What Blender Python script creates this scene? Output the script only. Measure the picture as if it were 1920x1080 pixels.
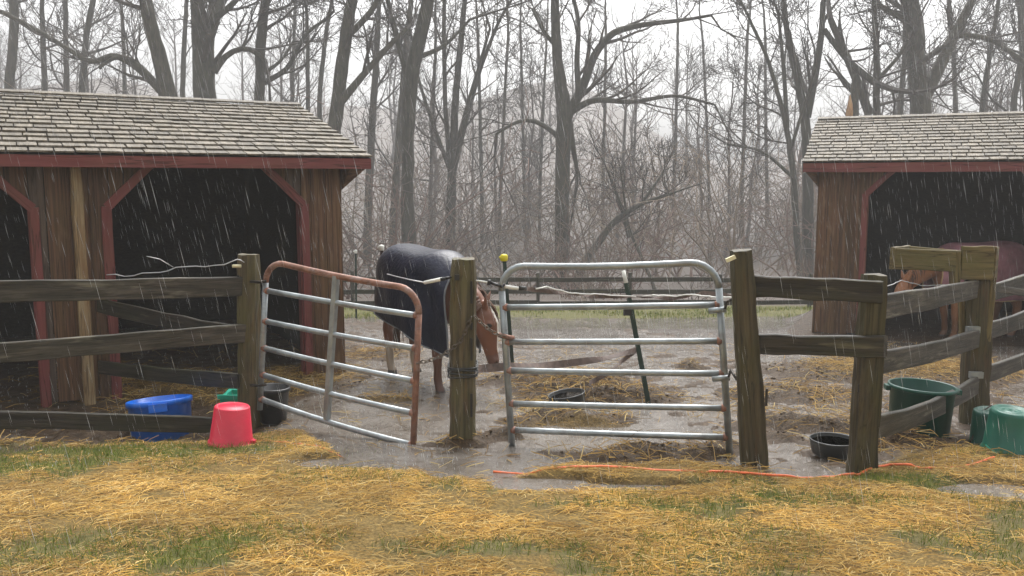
import bpy, bmesh, math, random
import numpy as np
from mathutils import Vector, Matrix, noise as mnoise
R = math.radians
for o in list(bpy.data.objects): bpy.data.objects.remove(o)
scene = bpy.context.scene
COL = scene.collection

# ------------------------------------------------------------------ camera, sky, sun, exposure
PITCH = math.atan(200 / 1600); FPX = 1600.0; CZ = 1.95
cam_d = bpy.data.cameras.new('camera'); cam = bpy.data.objects.new('camera', cam_d); COL.objects.link(cam)
cam.location = (0, 0, CZ); cam.rotation_euler = (R(90) - PITCH, 0, 0)
cam_d.sensor_width = 36; cam_d.lens = 30; cam_d.clip_end = 3000; cam_d.clip_start = 0.05
scene.camera = cam
SUN_EL, SUN_AZ = R(58), R(12)
world = bpy.data.worlds.new('World'); scene.world = world; world.use_nodes = True
wn = world.node_tree; wn.nodes.clear()
sky = wn.nodes.new('ShaderNodeTexSky'); sky.sky_type = 'NISHITA'; sky.sun_disc = False
sky.sun_elevation = SUN_EL; sky.sun_rotation = SUN_AZ; sky.air_density = 1.0; sky.dust_density = 6.0; sky.ozone_density = 1.0
hsv = wn.nodes.new('ShaderNodeHueSaturation'); hsv.inputs['Saturation'].default_value = 0.10
bg = wn.nodes.new('ShaderNodeBackground'); bg.inputs['Strength'].default_value = 0.15
wo = wn.nodes.new('ShaderNodeOutputWorld')
wn.links.new(sky.outputs[0], hsv.inputs['Color']); wn.links.new(hsv.outputs[0], bg.inputs['Color']); wn.links.new(bg.outputs[0], wo.inputs['Surface'])
sun_d = bpy.data.lights.new('sun', 'SUN'); sun_d.energy = 0.8; sun_d.angle = R(40); sun_d.color = (1, 0.98, 0.95)
sun = bpy.data.objects.new('sun', sun_d); COL.objects.link(sun)
sun.rotation_euler = (R(90) - SUN_EL, 0, R(180) - SUN_AZ)
vs = scene.view_settings; vs.view_transform = 'Standard'; vs.look = 'None'; vs.gamma = 1.0; vs.use_curve_mapping = False; vs.exposure = 1.08
cy = scene.cycles
cy.use_denoising = True; cy.denoiser = 'OPENIMAGEDENOISE'
cy.max_bounces = 6; cy.diffuse_bounces = 3; cy.glossy_bounces = 3; cy.transmission_bounces = 2; cy.volume_bounces = 1; cy.transparent_max_bounces = 8
cy.sample_clamp_indirect = 4.0
HAZE_DENSITY = 0.0031

# ------------------------------------------------------------------ helpers: pixels of the 1920x1080 photograph to points in the place
def ray(x, y):
    u = (x - 960) / FPX; v = (540 - y) / FPX
    d = (u, math.cos(PITCH) + v * math.sin(PITCH), -math.sin(PITCH) + v * math.cos(PITCH))
    return (d[0] / d[1], d[2] / d[1])
def at(x, y, Y):
    d = ray(x, y); return Vector((d[0] * Y, Y, CZ + d[1] * Y))
def sstep(a, b, x):
    t = np.clip((np.asarray(x, float) - a) / (b - a), 0, 1); return t * t * (3 - 2 * t)
LC = at(645, 703, 9.5); RC = at(1524, 627, 13.3)
def pad(X, Y, C, th, sg, L, dep):
    c, s_ = math.cos(th), math.sin(th); dx = (X - C.x) * c + (Y - C.y) * s_; dy = -(X - C.x) * s_ + (Y - C.y) * c; u = -dx * sg
    return sstep(-0.7, 0.0, u) * (1 - sstep(L, L + 0.8, u)) * sstep(-0.5, 0.0, dy) * (1 - sstep(dep, dep + 1.2, dy))
def base_z(X, Y):
    X = np.asarray(X, float); Y = np.asarray(Y, float)
    z = np.where(Y < 6.5, -0.10 * (Y - 6.5), np.where(Y < 14, -0.065 * (Y - 6.5), np.where(Y < 45, -0.4875 - 0.11 * (Y - 14), -3.9)))
    z = z - 0.16 * sstep(-1.75, -2.5, X) * sstep(5.8, 6.4, Y) * (1 - sstep(8.5, 11.0, Y)) - 0.06 * sstep(-1.0, -2.2, X) * sstep(8.0, 9.0, Y) * (1 - sstep(11, 14, Y))
    z = z + np.where(Y > 62, 0.23 * (Y - 62), 0) * (0.72 + 0.36 * np.sin(X * 0.021 + 0.8) * np.sin(X * 0.047 + 2.0) + 0.10 * np.sin(X * 0.13)) * np.where(Y > 170, (170 - 62) / np.maximum(Y - 62, 1), 1)
    for C, th, sg, L, dep in ((LC, R(30), 1, 5.7, 4.5), (RC, R(-24), -1, 6.2, 3.8)):
        w = pad(X, Y, C, th, sg, L, dep); z = z * (1 - w) + (C.z + 0.01) * w
    return z
def gz(X, Y): return float(base_z(X, Y))
GP = {}
def gp(x, y):
    if (x, y) not in GP:
        lo, hi = 1.0, 40.0; d = ray(x, y)
        fz = lambda m: -0.10 * (m - 6.5) if m < 6.5 else -0.065 * (m - 6.5) if m < 14 else -0.4875 - 0.11 * (m - 14)
        for _ in range(40):
            m = (lo + hi) / 2
            if CZ + d[1] * m > fz(m): lo = m
            else: hi = m
        GP[(x, y)] = (d[0] * lo, lo, fz(lo))
    return Vector(GP[(x, y)])

def vhash(ix, iy, seed):
    h = (ix * 374761393 + iy * 668265263 + seed * 1442695041) & 0xFFFFFFFF
    h = ((h ^ (h >> 13)) * 1274126177) & 0xFFFFFFFF
    return ((h ^ (h >> 16)) & 0xFFFF) / 65535.0
def vnoise(x, y, seed=0):
    xi = np.floor(x).astype(np.int64); yi = np.floor(y).astype(np.int64)
    fx = x - xi; fy = y - yi; fx = fx * fx * (3 - 2 * fx); fy = fy * fy * (3 - 2 * fy)
    a = vhash(xi, yi, seed); b = vhash(xi + 1, yi, seed); c = vhash(xi, yi + 1, seed); d = vhash(xi + 1, yi + 1, seed)
    return (a * (1 - fx) + b * fx) * (1 - fy) + (c * (1 - fx) + d * fx) * fy
def fbm(x, y, sc, oct=4, seed=0):
    s = 0; a = 0.5; t = 0
    for i in range(oct):
        c_, s_ = math.cos(0.6 + 1.1 * i), math.sin(0.6 + 1.1 * i)
        s = s + a * vnoise((x * c_ - y * s_) * sc + 17.3 * i, (x * s_ + y * c_) * sc - 9.1 * i, seed + i); t += a; a *= 0.5; sc *= 2.03
    return s / t

# ------------------------------------------------------------------ object helpers
def tag(o, label=None, cat=None, group=None, kind=None):
    if label: o['label'] = label
    if cat: o['category'] = cat
    if group: o['group'] = group
    if kind: o['kind'] = kind
    return o
def empty(name, loc, label=None, cat=None, group=None):
    o = bpy.data.objects.new(name, None); COL.objects.link(o); o.location = loc; o.empty_display_size = 0.2
    return tag(o, label, cat, group)
def link(name, me, mat=None, parent=None, basis=None):
    o = bpy.data.objects.new(name, me); COL.objects.link(o)
    if mat is not None and len(me.materials) == 0: me.materials.append(mat)
    if basis is not None: o.matrix_basis = basis
    if parent is not None:
        o.parent = parent; o.matrix_parent_inverse = parent.matrix_basis.inverted()
    return o
class MB:
    """collects vertices and faces of one mesh"""
    def __init__(s): s.v = []; s.f = []; s.n = 0; s.c = []
    def add(s, v, f, col=None):
        v = np.asarray(v, float).reshape(-1, 3); s.v.append(v)
        for a in f: s.f.append([i + s.n for i in a])
        if col is not None: s.c.append(np.tile(np.asarray(col, float), (len(v), 1)))
        s.n += len(v); return s
    def box(s, lo, hi, M=None):
        (a, b, c), (d, e, g) = lo, hi
        v = [(a,b,c),(d,b,c),(d,e,c),(a,e,c),(a,b,g),(d,b,g),(d,e,g),(a,e,g)]
        if M is not None: v = [tuple(M @ Vector(p)) for p in v]
        return s.add(v, [(0,3,2,1),(4,5,6,7),(0,1,5,4),(1,2,6,5),(2,3,7,6),(3,0,4,7)])
    def tube(s, pts, rad, sides=8, cap=True, closed=False):
        P = np.asarray([tuple(p) for p in pts], float); n = len(P)
        rad = np.full(n, rad) if np.isscalar(rad) else np.asarray(rad, float)
        if closed: T = np.roll(P, -1, 0) - np.roll(P, 1, 0)
        else: T = np.gradient(P, axis=0)
        T /= np.maximum(np.linalg.norm(T, axis=1, keepdims=True), 1e-9)
        up = np.array([0, 0, 1.0]) if abs(T[0, 2]) < 0.9 else np.array([1.0, 0, 0])
        nv = np.cross(T[0], up); nv /= np.linalg.norm(nv); rings = []
        an = np.linspace(0, 2 * np.pi, sides, endpoint=False)
        for i in range(n):
            nv = nv - T[i] * np.dot(nv, T[i]); nv /= max(np.linalg.norm(nv), 1e-9)
            bv = np.cross(T[i], nv)
            rings.append(P[i] + rad[i] * (np.cos(an)[:, None] * nv + np.sin(an)[:, None] * bv))
        f = []
        for i in range(n if closed else n - 1):
            j = (i + 1) % n
            for k in range(sides):
                l = (k + 1) % sides; f.append((i*sides+k, i*sides+l, j*sides+l, j*sides+k))
        if cap and not closed: f.append(tuple(range(sides))[::-1]); f.append(tuple((n-1)*sides + k for k in range(sides)))
        return s.add(np.concatenate(rings), f)
    def lathe(s, prof, sides=36, M=None, sx=1.0, sy=1.0):
        an = np.linspace(0, 2*np.pi, sides, endpoint=False); v = []
        for r, z in prof: v += [(r*math.cos(a)*sx, r*math.sin(a)*sy, z) for a in an]
        f = []
        for i in range(len(prof)-1):
            for k in range(sides):
                l = (k+1) % sides; f.append((i*sides+k, i*sides+l, (i+1)*sides+l, (i+1)*sides+k))
        if prof[0][0] > 1e-4: f.append(tuple(range(sides))[::-1])
        if prof[-1][0] > 1e-4: f.append(tuple((len(prof)-1)*sides+k for k in range(sides)))
        if M is not None: v = [tuple(M @ Vector(p)) for p in v]
        return s.add(v, f)
    def mesh(s, name, smooth=False, colname=None):
        me = bpy.data.meshes.new(name); V = np.concatenate(s.v)
        lens = np.fromiter((len(f) for f in s.f), np.int32, len(s.f)); tot = int(lens.sum())
        me.vertices.add(len(V)); me.vertices.foreach_set('co', V.astype(np.float32).ravel())
        me.loops.add(tot); me.loops.foreach_set('vertex_index', np.fromiter((i for f in s.f for i in f), np.int32, tot))
        me.polygons.add(len(lens)); st = np.zeros(len(lens), np.int32); st[1:] = np.cumsum(lens)[:-1]
        me.polygons.foreach_set('loop_start', st)
        me.polygons.foreach_set('use_smooth', np.full(len(lens), bool(smooth)))
        me.update(calc_edges=True); me.validate()
        if colname and s.c:
            at_ = me.attributes.new(colname, 'FLOAT_COLOR', 'POINT'); C = np.concatenate(s.c)
            at_.data.foreach_set('color', np.concatenate([C, np.ones((len(C), 1))], 1).astype(np.float32).ravel())
        return me
    def build(s, name, mat=None, parent=None, basis=None, smooth=False, colname=None):
        return link(name, s.mesh(name, smooth, colname), mat, parent, basis)
def mesh_np(name, V, F, smooth=False, col=None, colname='tint'):
    """V (n,3), F (m,k) uniform polygon size"""
    me = bpy.data.meshes.new(name); k = F.shape[1]
    me.vertices.add(len(V)); me.vertices.foreach_set('co', V.astype(np.float32).ravel())
    me.loops.add(F.size); me.loops.foreach_set('vertex_index', F.astype(np.int32).ravel())
    me.polygons.add(len(F)); me.polygons.foreach_set('loop_start', np.arange(0, F.size, k, dtype=np.int32))
    me.polygons.foreach_set('use_smooth', np.full(len(F), bool(smooth)))
    me.update(calc_edges=True)
    if col is not None:
        a = me.attributes.new(colname, 'FLOAT_COLOR', 'POINT')
        a.data.foreach_set('color', np.concatenate([col, np.ones((len(col), 1))], 1).astype(np.float32).ravel())
    return me

# ------------------------------------------------------------------ materials
def nt(name):
    m = bpy.data.materials.new(name); m.use_nodes = True; t = m.node_tree; t.nodes.clear()
    out = t.nodes.new('ShaderNodeOutputMaterial'); b = t.nodes.new('ShaderNodeBsdfPrincipled'); t.links.new(b.outputs[0], out.inputs['Surface'])
    return m, t, b
def N(t, typ, **kw):
    n = t.nodes.new('ShaderNode' + typ)
    for k, v in kw.items():
        if k in ('operation', 'blend_type', 'data_type', 'attribute_name', 'feature', 'distance', 'noise_dimensions', 'invert'): setattr(n, k, v)
        else: n.inputs[k.replace('_', ' ')].default_value = v
    return n
def ramp(t, stops):
    r = t.nodes.new('ShaderNodeValToRGB'); e = r.color_ramp.elements
    while len(e) > 1: e.remove(e[-1])
    for i, (p, c) in enumerate(stops):
        q = e[0] if i == 0 else e.new(p); q.position = p; q.color = (*c, 1) if len(c) == 3 else c
    return r
def mixc(t, fac, a, b, mode='MIX'):
    m = t.nodes.new('ShaderNodeMix'); m.data_type = 'RGBA'; m.blend_type = mode
    for s, v in ((m.inputs[0], fac), (m.inputs[6], a), (m.inputs[7], b)):
        if hasattr(v, 'links') or hasattr(v, 'is_linked'): t.links.new(v, s)
        else: s.default_value = (*v, 1) if isinstance(v, tuple) and len(v) == 3 else v
    return m.outputs[2]
def coords(t, kind='Object', scale=(1, 1, 1), rnd=True):
    tc = t.nodes.new('ShaderNodeTexCoord'); mp = t.nodes.new('ShaderNodeMapping'); mp.inputs['Scale'].default_value = scale
    src = tc.outputs[kind]
    if rnd:
        oi = t.nodes.new('ShaderNodeObjectInfo'); mu = N(t, 'Math', operation='MULTIPLY'); mu.inputs[1].default_value = 37.0
        t.links.new(oi.outputs['Random'], mu.inputs[0]); ad = N(t, 'VectorMath', operation='ADD')
        t.links.new(src, ad.inputs[0]); t.links.new(mu.outputs[0], ad.inputs[1]); src = ad.outputs[0]
    t.links.new(src, mp.inputs['Vector']); return mp.outputs[0]
def wood(name, dark, light, moss=None, moss_amt=0.5, rough=0.55, grain=(1.2, 22, 22), vary=0.25, paint=False, streak=None):
    m, t, b = nt(name)
    v = coords(t, 'Object', grain); n1 = N(t, 'TexNoise', Scale=1.6, Detail=6, Roughness=0.65); t.links.new(v, n1.inputs['Vector'])
    r = ramp(t, [(0.30, dark), (0.52, tuple((a+c)/2 for a, c in zip(dark, light))), (0.72, light)]); t.links.new(n1.outputs[0], r.inputs[0])
    c = r.outputs[0]
    v2 = coords(t, 'Object', (1.0, 3, 3)); n2 = N(t, 'TexNoise', Scale=2.2, Detail=5, Roughness=0.6); t.links.new(v2, n2.inputs['Vector'])
    if streak:
        r3 = ramp(t, [(0.56, (0, 0, 0)), (0.70, (1, 1, 1))]); n3 = N(t, 'TexNoise', Scale=3.1, Detail=4, Roughness=0.6)
        t.links.new(coords(t, 'Object', (0.8, 6, 6)), n3.inputs['Vector']); t.links.new(n3.outputs[0], r3.inputs[0]); c = mixc(t, r3.outputs[0], c, streak)
    if moss:
        r2 = ramp(t, [(0.42, (0, 0, 0)), (0.68, (moss_amt,)*3)]); t.links.new(n2.outputs[0], r2.inputs[0]); c = mixc(t, r2.outputs[0], c, moss)
    n6 = N(t, 'TexNoise', Scale=1.0, Detail=3, Roughness=0.5); t.links.new(coords(t, 'Object', (grain[0] * 0.8, grain[1] * 1.3, grain[2] * 1.3)), n6.inputs['Vector'])
    rk = ramp(t, [(0.465, (1, 1, 1)), (0.485, (0.25, 0.22, 0.2)), (0.505, (1, 1, 1))]); t.links.new(n6.outputs[0], rk.inputs[0]); c = mixc(t, 0.8, c, rk.outputs[0], 'MULTIPLY')
    oi = t.nodes.new('ShaderNodeObjectInfo'); mr = N(t, 'MapRange'); mr.inputs[3].default_value = 1 - vary; mr.inputs[4].default_value = 1 + vary
    t.links.new(oi.outputs['Random'], mr.inputs[0]); c = mixc(t, 1.0, c, mr.outputs[0], 'MULTIPLY')
    t.links.new(c, b.inputs['Base Color'])
    b.inputs['Roughness'].default_value = rough; b.inputs['Specular IOR Level'].default_value = 0.35
    bp = N(t, 'Bump', Strength=0.55, Distance=0.012); t.links.new(n1.outputs[0], bp.inputs['Height']); t.links.new(bp.outputs[0], b.inputs['Normal'])
    return m
def plain(name, col, rough=0.5, metal=0.0, var=0.15, scale=6.0, bump=0.15, spec=0.5, dirt=None):
    m, t, b = nt(name)
    n1 = N(t, 'TexNoise', Scale=scale, Detail=5, Roughness=0.6); t.links.new(coords(t), n1.inputs['Vector'])
    lo = tuple(c * (1 - var) for c in col); hi = tuple(min(1, c * (1 + var)) for c in col)
    r = ramp(t, [(0.35, lo), (0.65, hi)]); t.links.new(n1.outputs[0], r.inputs[0]); c = r.outputs[0]
    if dirt:
        n2 = N(t, 'TexNoise', Scale=scale * 0.6, Detail=6, Roughness=0.7); t.links.new(coords(t, scale=(1, 1, 1.7)), n2.inputs['Vector'])
        r2 = ramp(t, [(0.5, (0, 0, 0)), (0.68, (dirt[1],)*3)]); t.links.new(n2.outputs[0], r2.inputs[0]); c = mixc(t, r2.outputs[0], c, dirt[0])
    t.links.new(c, b.inputs['Base Color'])
    b.inputs['Roughness'].default_value = rough; b.inputs['Metallic'].default_value = metal; b.inputs['Specular IOR Level'].default_value = spec
    if bump:
        n3 = N(t, 'TexNoise', Scale=scale * 6, Detail=4); t.links.new(coords(t), n3.inputs['Vector'])
        bp = N(t, 'Bump', Strength=bump, Distance=0.01); t.links.new(n3.outputs[0], bp.inputs['Height']); t.links.new(bp.outputs[0], b.inputs['Normal'])
    return m
def attr_mat(name, attr, rough=0.6, spec=0.3, trans=0.0):
    m, t, b = nt(name); a = N(t, 'Attribute', attribute_name=attr); t.links.new(a.outputs['Color'], b.inputs['Base Color'])
    b.inputs['Roughness'].default_value = rough; b.inputs['Specular IOR Level'].default_value = spec
    return m
M = {}
M['rail'] = wood('weathered_rail', (0.012, 0.010, 0.007), (0.12, 0.105, 0.082), (0.018, 0.017, 0.010), 0.9, 0.5, streak=(0.20, 0.185, 0.14), vary=0.12)
M['rail_dark'] = wood('wet_dark_rail', (0.008, 0.007, 0.005), (0.055, 0.045, 0.032), (0.030, 0.032, 0.012), 0.7, 0.45, streak=(0.11, 0.10, 0.062), vary=0.12)
M['post'] = wood('mossy_post', (0.016, 0.012, 0.006), (0.15, 0.118, 0.062), (0.075, 0.072, 0.020), 0.7, 0.55, grain=(0.6, 20, 20), streak=(0.10, 0.055, 0.022))
M['board'] = wood('barn_board', (0.030, 0.016, 0.008), (0.20, 0.10, 0.048), (0.13, 0.08, 0.028), 0.5, 0.55, grain=(0.5, 18, 18), streak=(0.17, 0.10, 0.055))
M['board_grey'] = wood('barn_board_grey', (0.04, 0.026, 0.018), (0.17, 0.12, 0.085), None, 0, 0.55, grain=(0.7, 16, 16))
M['pale_post'] = wood('pale_post', (0.20, 0.13, 0.06), (0.46, 0.36, 0.20), (0.22, 0.10, 0.03), 0.6, 0.55, grain=(0.7, 10, 10))
M['inside'] = wood('shaded_inside_wood', (0.006, 0.005, 0.004), (0.022, 0.018, 0.014), None, 0, 0.8)  # wood far darker than the boards: the interior's shade is put into its colour
M['red'] = wood('red_paint', (0.14, 0.032, 0.030), (0.23, 0.062, 0.058), (0.16, 0.085, 0.045), 0.3, 0.45, vary=0.1, grain=(0.8, 9, 9))
M['trough'] = wood('trough_wood', (0.055, 0.040, 0.015), (0.22, 0.165, 0.068), (0.10, 0.095, 0.028), 0.6, 0.5, grain=(1.2, 16, 16))
M['shingle'] = wood('cedar_shingle', (0.075, 0.063, 0.047), (0.275, 0.238, 0.185), (0.085, 0.072, 0.042), 0.5, 0.65, grain=(14, 2.0, 6), vary=0.24)
M['galv'] = plain('galvanised_steel', (0.33, 0.36, 0.37), 0.46, 0.75, 0.18, 9, 0.08, dirt=((0.16, 0.12, 0.09), 0.45))
M['rust'] = plain('rusty_steel', (0.24, 0.115, 0.075), 0.55, 0.2, 0.35, 14, 0.2, dirt=((0.36, 0.30, 0.28), 0.6))
M['dark_metal'] = plain('dark_steel', (0.05, 0.042, 0.035), 0.5, 0.6, 0.4, 18, 0.2)
M['green_steel'] = plain('green_steel_stake', (0.012, 0.035, 0.024), 0.45, 0.1, 0.3)
M['brown_steel'] = plain('brown_steel_stake', (0.06, 0.03, 0.02), 0.6, 0.2, 0.3)
M['white_plastic'] = plain('white_plastic', (0.75, 0.75, 0.70), 0.4, 0, 0.1)
M['cream_plastic'] = plain('cream_plastic', (0.72, 0.66, 0.42), 0.4, 0, 0.15)
M['yellow_plastic'] = plain('yellow_plastic', (0.80, 0.68, 0.02), 0.35, 0, 0.06)
M['black_plastic'] = plain('black_plastic', (0.012, 0.012, 0.013), 0.4, 0, 0.3)
M['blue_plastic'] = plain('blue_plastic', (0.006, 0.16, 0.74), 0.32, 0, 0.10, 5, 0.05, dirt=((0.02, 0.07, 0.25), 0.5))
M['red_plastic'] = plain('red_plastic', (0.60, 0.022, 0.055), 0.38, 0, 0.10, 5, 0.05, dirt=((0.62, 0.10, 0.12), 0.5))
M['green_plastic'] = plain('green_plastic', (0.003, 0.105, 0.068), 0.4, 0, 0.15, 5, 0.05, dirt=((0.01, 0.09, 0.06), 0.5))
M['dark_green_plastic'] = plain('dark_green_plastic', (0.003, 0.062, 0.042), 0.42, 0, 0.18, 5, 0.06, dirt=((0.02, 0.045, 0.03), 0.6))
M['teal_plastic'] = plain('teal_plastic', (0.01, 0.30, 0.20), 0.4, 0, 0.1)
M['rubber'] = plain('black_rubber', (0.022, 0.024, 0.024), 0.42, 0, 0.35, 8, 0.15, dirt=((0.07, 0.06, 0.045), 0.5))
M['wire'] = plain('fence_wire', (0.42, 0.42, 0.42), 0.4, 0.6, 0.2)
M['tape_brown'] = plain('old_fence_tape', (0.11, 0.075, 0.06), 0.7, 0, 0.35, 20)
M['orange'] = plain('orange_cord', (0.72, 0.15, 0.045), 0.5, 0, 0.2, 12)
M['chain'] = plain('chain_steel', (0.14, 0.115, 0.09), 0.45, 0.7, 0.4, 20)
M['navy'] = plain('navy_blanket_cloth', (0.009, 0.011, 0.026), 0.36, 0, 0.3, 4, 0.6, 0.28)
M['navy_trim'] = plain('grey_binding', (0.16, 0.17, 0.18), 0.5)
M['purple'] = plain('plum_blanket_cloth', (0.27, 0.12, 0.14), 0.55, 0, 0.25, 5, 0.25)
M['tan_trim'] = plain('tan_binding', (0.42, 0.28, 0.13), 0.6)
M['blue_trim'] = plain('blue_binding', (0.03, 0.05, 0.10), 0.5)
M['mane'] = plain('horse_hair', (0.10, 0.042, 0.018), 0.6, 0, 0.35, 15)
M['bark'] = wood('tree_bark', (0.018, 0.015, 0.010), (0.105, 0.092, 0.068), (0.060, 0.062, 0.030), 0.6, 0.85, grain=(5.0, 5.0, 0.7), vary=0.18)
M['bark_thin'] = wood('twig_bark', (0.035, 0.028, 0.022), (0.095, 0.078, 0.062), None, 0, 0.8, grain=(1, 1, 1), vary=0.18)
M['brush'] = attr_mat('brush_stems', 'tint', 0.85, 0.2)
M['raw_wood'] = wood('split_heartwood', (0.42, 0.20, 0.07), (0.72, 0.42, 0.16), None, 0, 0.6, grain=(8, 8, 0.6))
M['straw'] = attr_mat('straw_strands', 'tint', 0.55, 0.35)
M['grass'] = attr_mat('grass_blades', 'tint', 0.75, 0.12)
M['clod'] = plain('mud_clods', (0.09, 0.062, 0.037), 0.65, 0, 0.5, 30, 0.6, 0.2)

# ------------------------------------------------------------------ ground and water: where straw, grass, mud and standing water lie
def ell(X, Y, px, py, wx, wy, soft=0.5):
    """soft ellipse on the ground around a spot; wx, wy in metres"""
    c = gp(px, py); d = np.sqrt(((X - c.x) / wx) ** 2 + ((Y - c.y) / wy) ** 2)
    return 1 - sstep(1 - soft, 1 + soft, d)
FRONT = [gp(x, y) for x, y in ((-400, 872), (0, 868), (110, 862), (210, 838), (400, 826), (560, 815), (640, 862), (820, 898), (960, 898), (1080, 878), (1200, 880), (1330, 878), (1420, 893), (1520, 905), (1640, 890), (1700, 862), (1800, 845), (1920, 840), (2400, 840))]
FXs = np.array([p.x for p in FRONT]); FYs = np.array([p.y for p in FRONT])
def masks(X, Y):
    n1 = fbm(X, Y, 1.3, 4, 3); n2 = fbm(X, Y, 5.0, 3, 9)
    edge = np.interp(X, FXs, FYs) + (n1 - 0.5) * 0.35 + (n2 - 0.5) * 0.12
    fore = 1 - sstep(-0.10, 0.10, Y - edge)                       # straw-covered apron in front of the fence
    pud = np.maximum.reduce([ell(X, Y, 760, 872, 0.62, 0.26), ell(X, Y, 1110, 918, 0.62, 0.12), ell(X, Y, 985, 905, 0.35, 0.10), 0.62 * ell(X, Y, 1880, 925, 0.50, 0.26), ell(X, Y, 1490, 880, 0.26, 0.20), ell(X, Y, 880, 880, 0.4, 0.1)]) 
    pud = sstep(0.25, 0.6, pud + (n2 - 0.5) * 0.5 + (n1 - 0.5) * 0.5) 
    gr = np.maximum.reduce([1.0 * ell(X, Y, 270, 855, 0.95, 0.22), 0.7 * ell(X, Y, 480, 835, 0.35, 0.15), 0.9 * ell(X, Y, 40, 880, 0.5, 0.2), 0.95 * ell(X, Y, 1690, 910, 0.40, 0.13), 0.7 * ell(X, Y, 1560, 950, 0.6, 0.14), 0.7 * ell(X, Y, 1300, 960, 0.8, 0.12), 0.6 * ell(X, Y, 250, 1040, 0.7, 0.25), 0.55 * ell(X, Y, 900, 1040, 0.5, 0.12), 0.5 * ell(X, Y, 60, 1060, 0.4, 0.2), 0.8 * ell(X, Y, 895, 848, 0.14, 0.09, 0.7), 0.5 * ell(X, Y, 1840, 860, 0.3, 0.12)])
    patch = sstep(0.56, 0.70, fbm(X, Y, 1.9, 3, 21)) * 0.8
    gr = np.clip(gr + patch * 0.6, 0, 1) * sstep(0.3, 0.6, gr * 0.8 + patch * 0.6 + n2 * 0.5)
    return fore, pud, gr, n1, n2
def mounds(X, Y):
    n = fbm(X, Y, 3.2, 4, 31); nn = fbm(X, Y, 13.0, 3, 41); h = 0
    X = X + (fbm(X, Y, 2.3, 4, 81) - 0.5) * 0.55; Y = Y + (fbm(X, Y, 2.3, 4, 85) - 0.5) * 0.55
    for px, py, wx, wy, hh in ((1085, 735, 0.55, 0.42, 0.17), (1165, 748, 0.42, 0.24, 0.13), (1060, 790, 0.50, 0.22, 0.09), (1010, 715, 0.45, 0.3, 0.12), (1210, 856, 0.55, 0.12, 0.085), (1290, 860, 0.30, 0.11, 0.08), (1340, 845, 0.16, 0.10, 0.07), (945, 828, 0.20, 0.12, 0.10), (880, 838, 0.20, 0.12, 0.09),
                               (1500, 800, 0.45, 0.25, 0.10), (1480, 740, 0.5, 0.35, 0.08), (1540, 700, 0.6, 0.6, 0.08), (1700, 840, 0.35, 0.14, 0.11), (1450, 830, 0.2, 0.15, 0.06), (680, 705, 0.12, 0.1, 0.07), (700, 660, 0.5, 0.5, 0.05), (1300, 692, 0.14, 0.12, 0.07), (1720, 700, 0.9, 0.9, 0.07), (720, 750, 0.3, 0.14, 0.05), (310, 720, 0.9, 0.6, 0.06), (560, 715, 0.5, 0.5, 0.07), (120, 825, 0.7, 0.25, 0.03), (1660, 905, 0.25, 0.1, 0.05), (1415, 890, 0.2, 0.12, 0.04)):
        h = np.maximum(h, ell(X, Y, px, py, wx, wy, 0.75) * hh * (0.1 + 1.0 * n + 0.9 * nn))
    return h
def ground_h(X, Y):
    fore, pud, gr, n1, n2 = masks(X, Y)
    z = base_z(X, Y)
    mud = (fbm(X, Y, 0.9, 4, 51) - 0.56) * 0.10 + (fbm(X, Y, 4.5, 3, 61) - 0.5) * 0.10 + (fbm(X, Y, 15.0, 3, 71) - 0.5) * 0.075
    leftdry = sstep(-1.7, -2.4, X) * (1 - sstep(11, 14, Y)) * 0.055 + sstep(1.7, 2.4, X) * (1 - sstep(9, 12, Y)) * 0.025
    mud = mud + leftdry - 0.024
    apron = 0.035 + (n1 - 0.5) * 0.05 + (n2 - 0.5) * 0.02
    h = mud * (1 - fore) + apron * fore
    h = h * (1 - pud) + (-0.02 + (n2 - 0.5) * 0.05) * pud
    h = np.maximum(h, mounds(X, Y) - 0.02)
    inside = np.maximum(pad(X, Y, LC, R(30), 1, 5.7, 4.5), pad(X, Y, RC, R(-24), -1, 6.2, 3.8))
    h = h * (1 - inside) + inside * (0.03 + (n2 - 0.5) * 0.03)
    near = 1 - sstep(16.0, 20.0, Y)
    return z + h * near + (1 - near) * (0.02 + (n1 - 0.5) * 0.06)
def gh(X, Y): return float(ground_h(np.array([X], float), np.array([Y], float))[0])

def axis(lo, hi, fine, far_lo, far_hi):
    a = list(np.arange(lo, hi, fine)); s = fine; x = lo; b = []
    while x > far_lo: s *= 1.22; x -= s; b.append(x)
    s = fine; x = a[-1]; c = []
    while x < far_hi: s *= 1.22 if x > hi else 1.0; x += s; c.append(x)
    return np.array(b[::-1] + a + c)
ax = axis(-4.6, 4.6, 0.034, -200, 200); ay = [3.0]
while ay[-1] < 200:
    y = ay[-1]; ay.append(y + (0.028 if y < 9.5 else min(0.028 * (1 + (y - 9.5) * 0.55), 25)))
ay = np.array([-30, -10, -3, 0, 1.5, 2.4] + ay)
GX, GY = np.meshgrid(ax, ay); gxf, gyf = GX.ravel(), GY.ravel()
GZ = ground_h(gxf, gyf)
fore, pud, gr, n1, n2 = masks(gxf, gyf)
hay = np.maximum.reduce([ell(gxf, gyf, 330, 715, 1.1, 0.5), ell(gxf, gyf, 560, 700, 0.6, 0.5), 0.9 * ell(gxf, gyf, 1740, 690, 1.2, 0.8), ell(gxf, gyf, 90, 832, 0.7, 0.16), 0.7 * ell(gxf, gyf, 1060, 800, 0.5, 0.12), 0.6 * ell(gxf, gyf, 730, 750, 0.25, 0.12)]) * sstep(0.3, 0.6, n1 * 0.6 + n2 * 0.5)
farg = sstep(17.0, 18.5, gyf + (n1 - 0.5) * 4) * (1 - sstep(23.5, 25, gyf))
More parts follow.
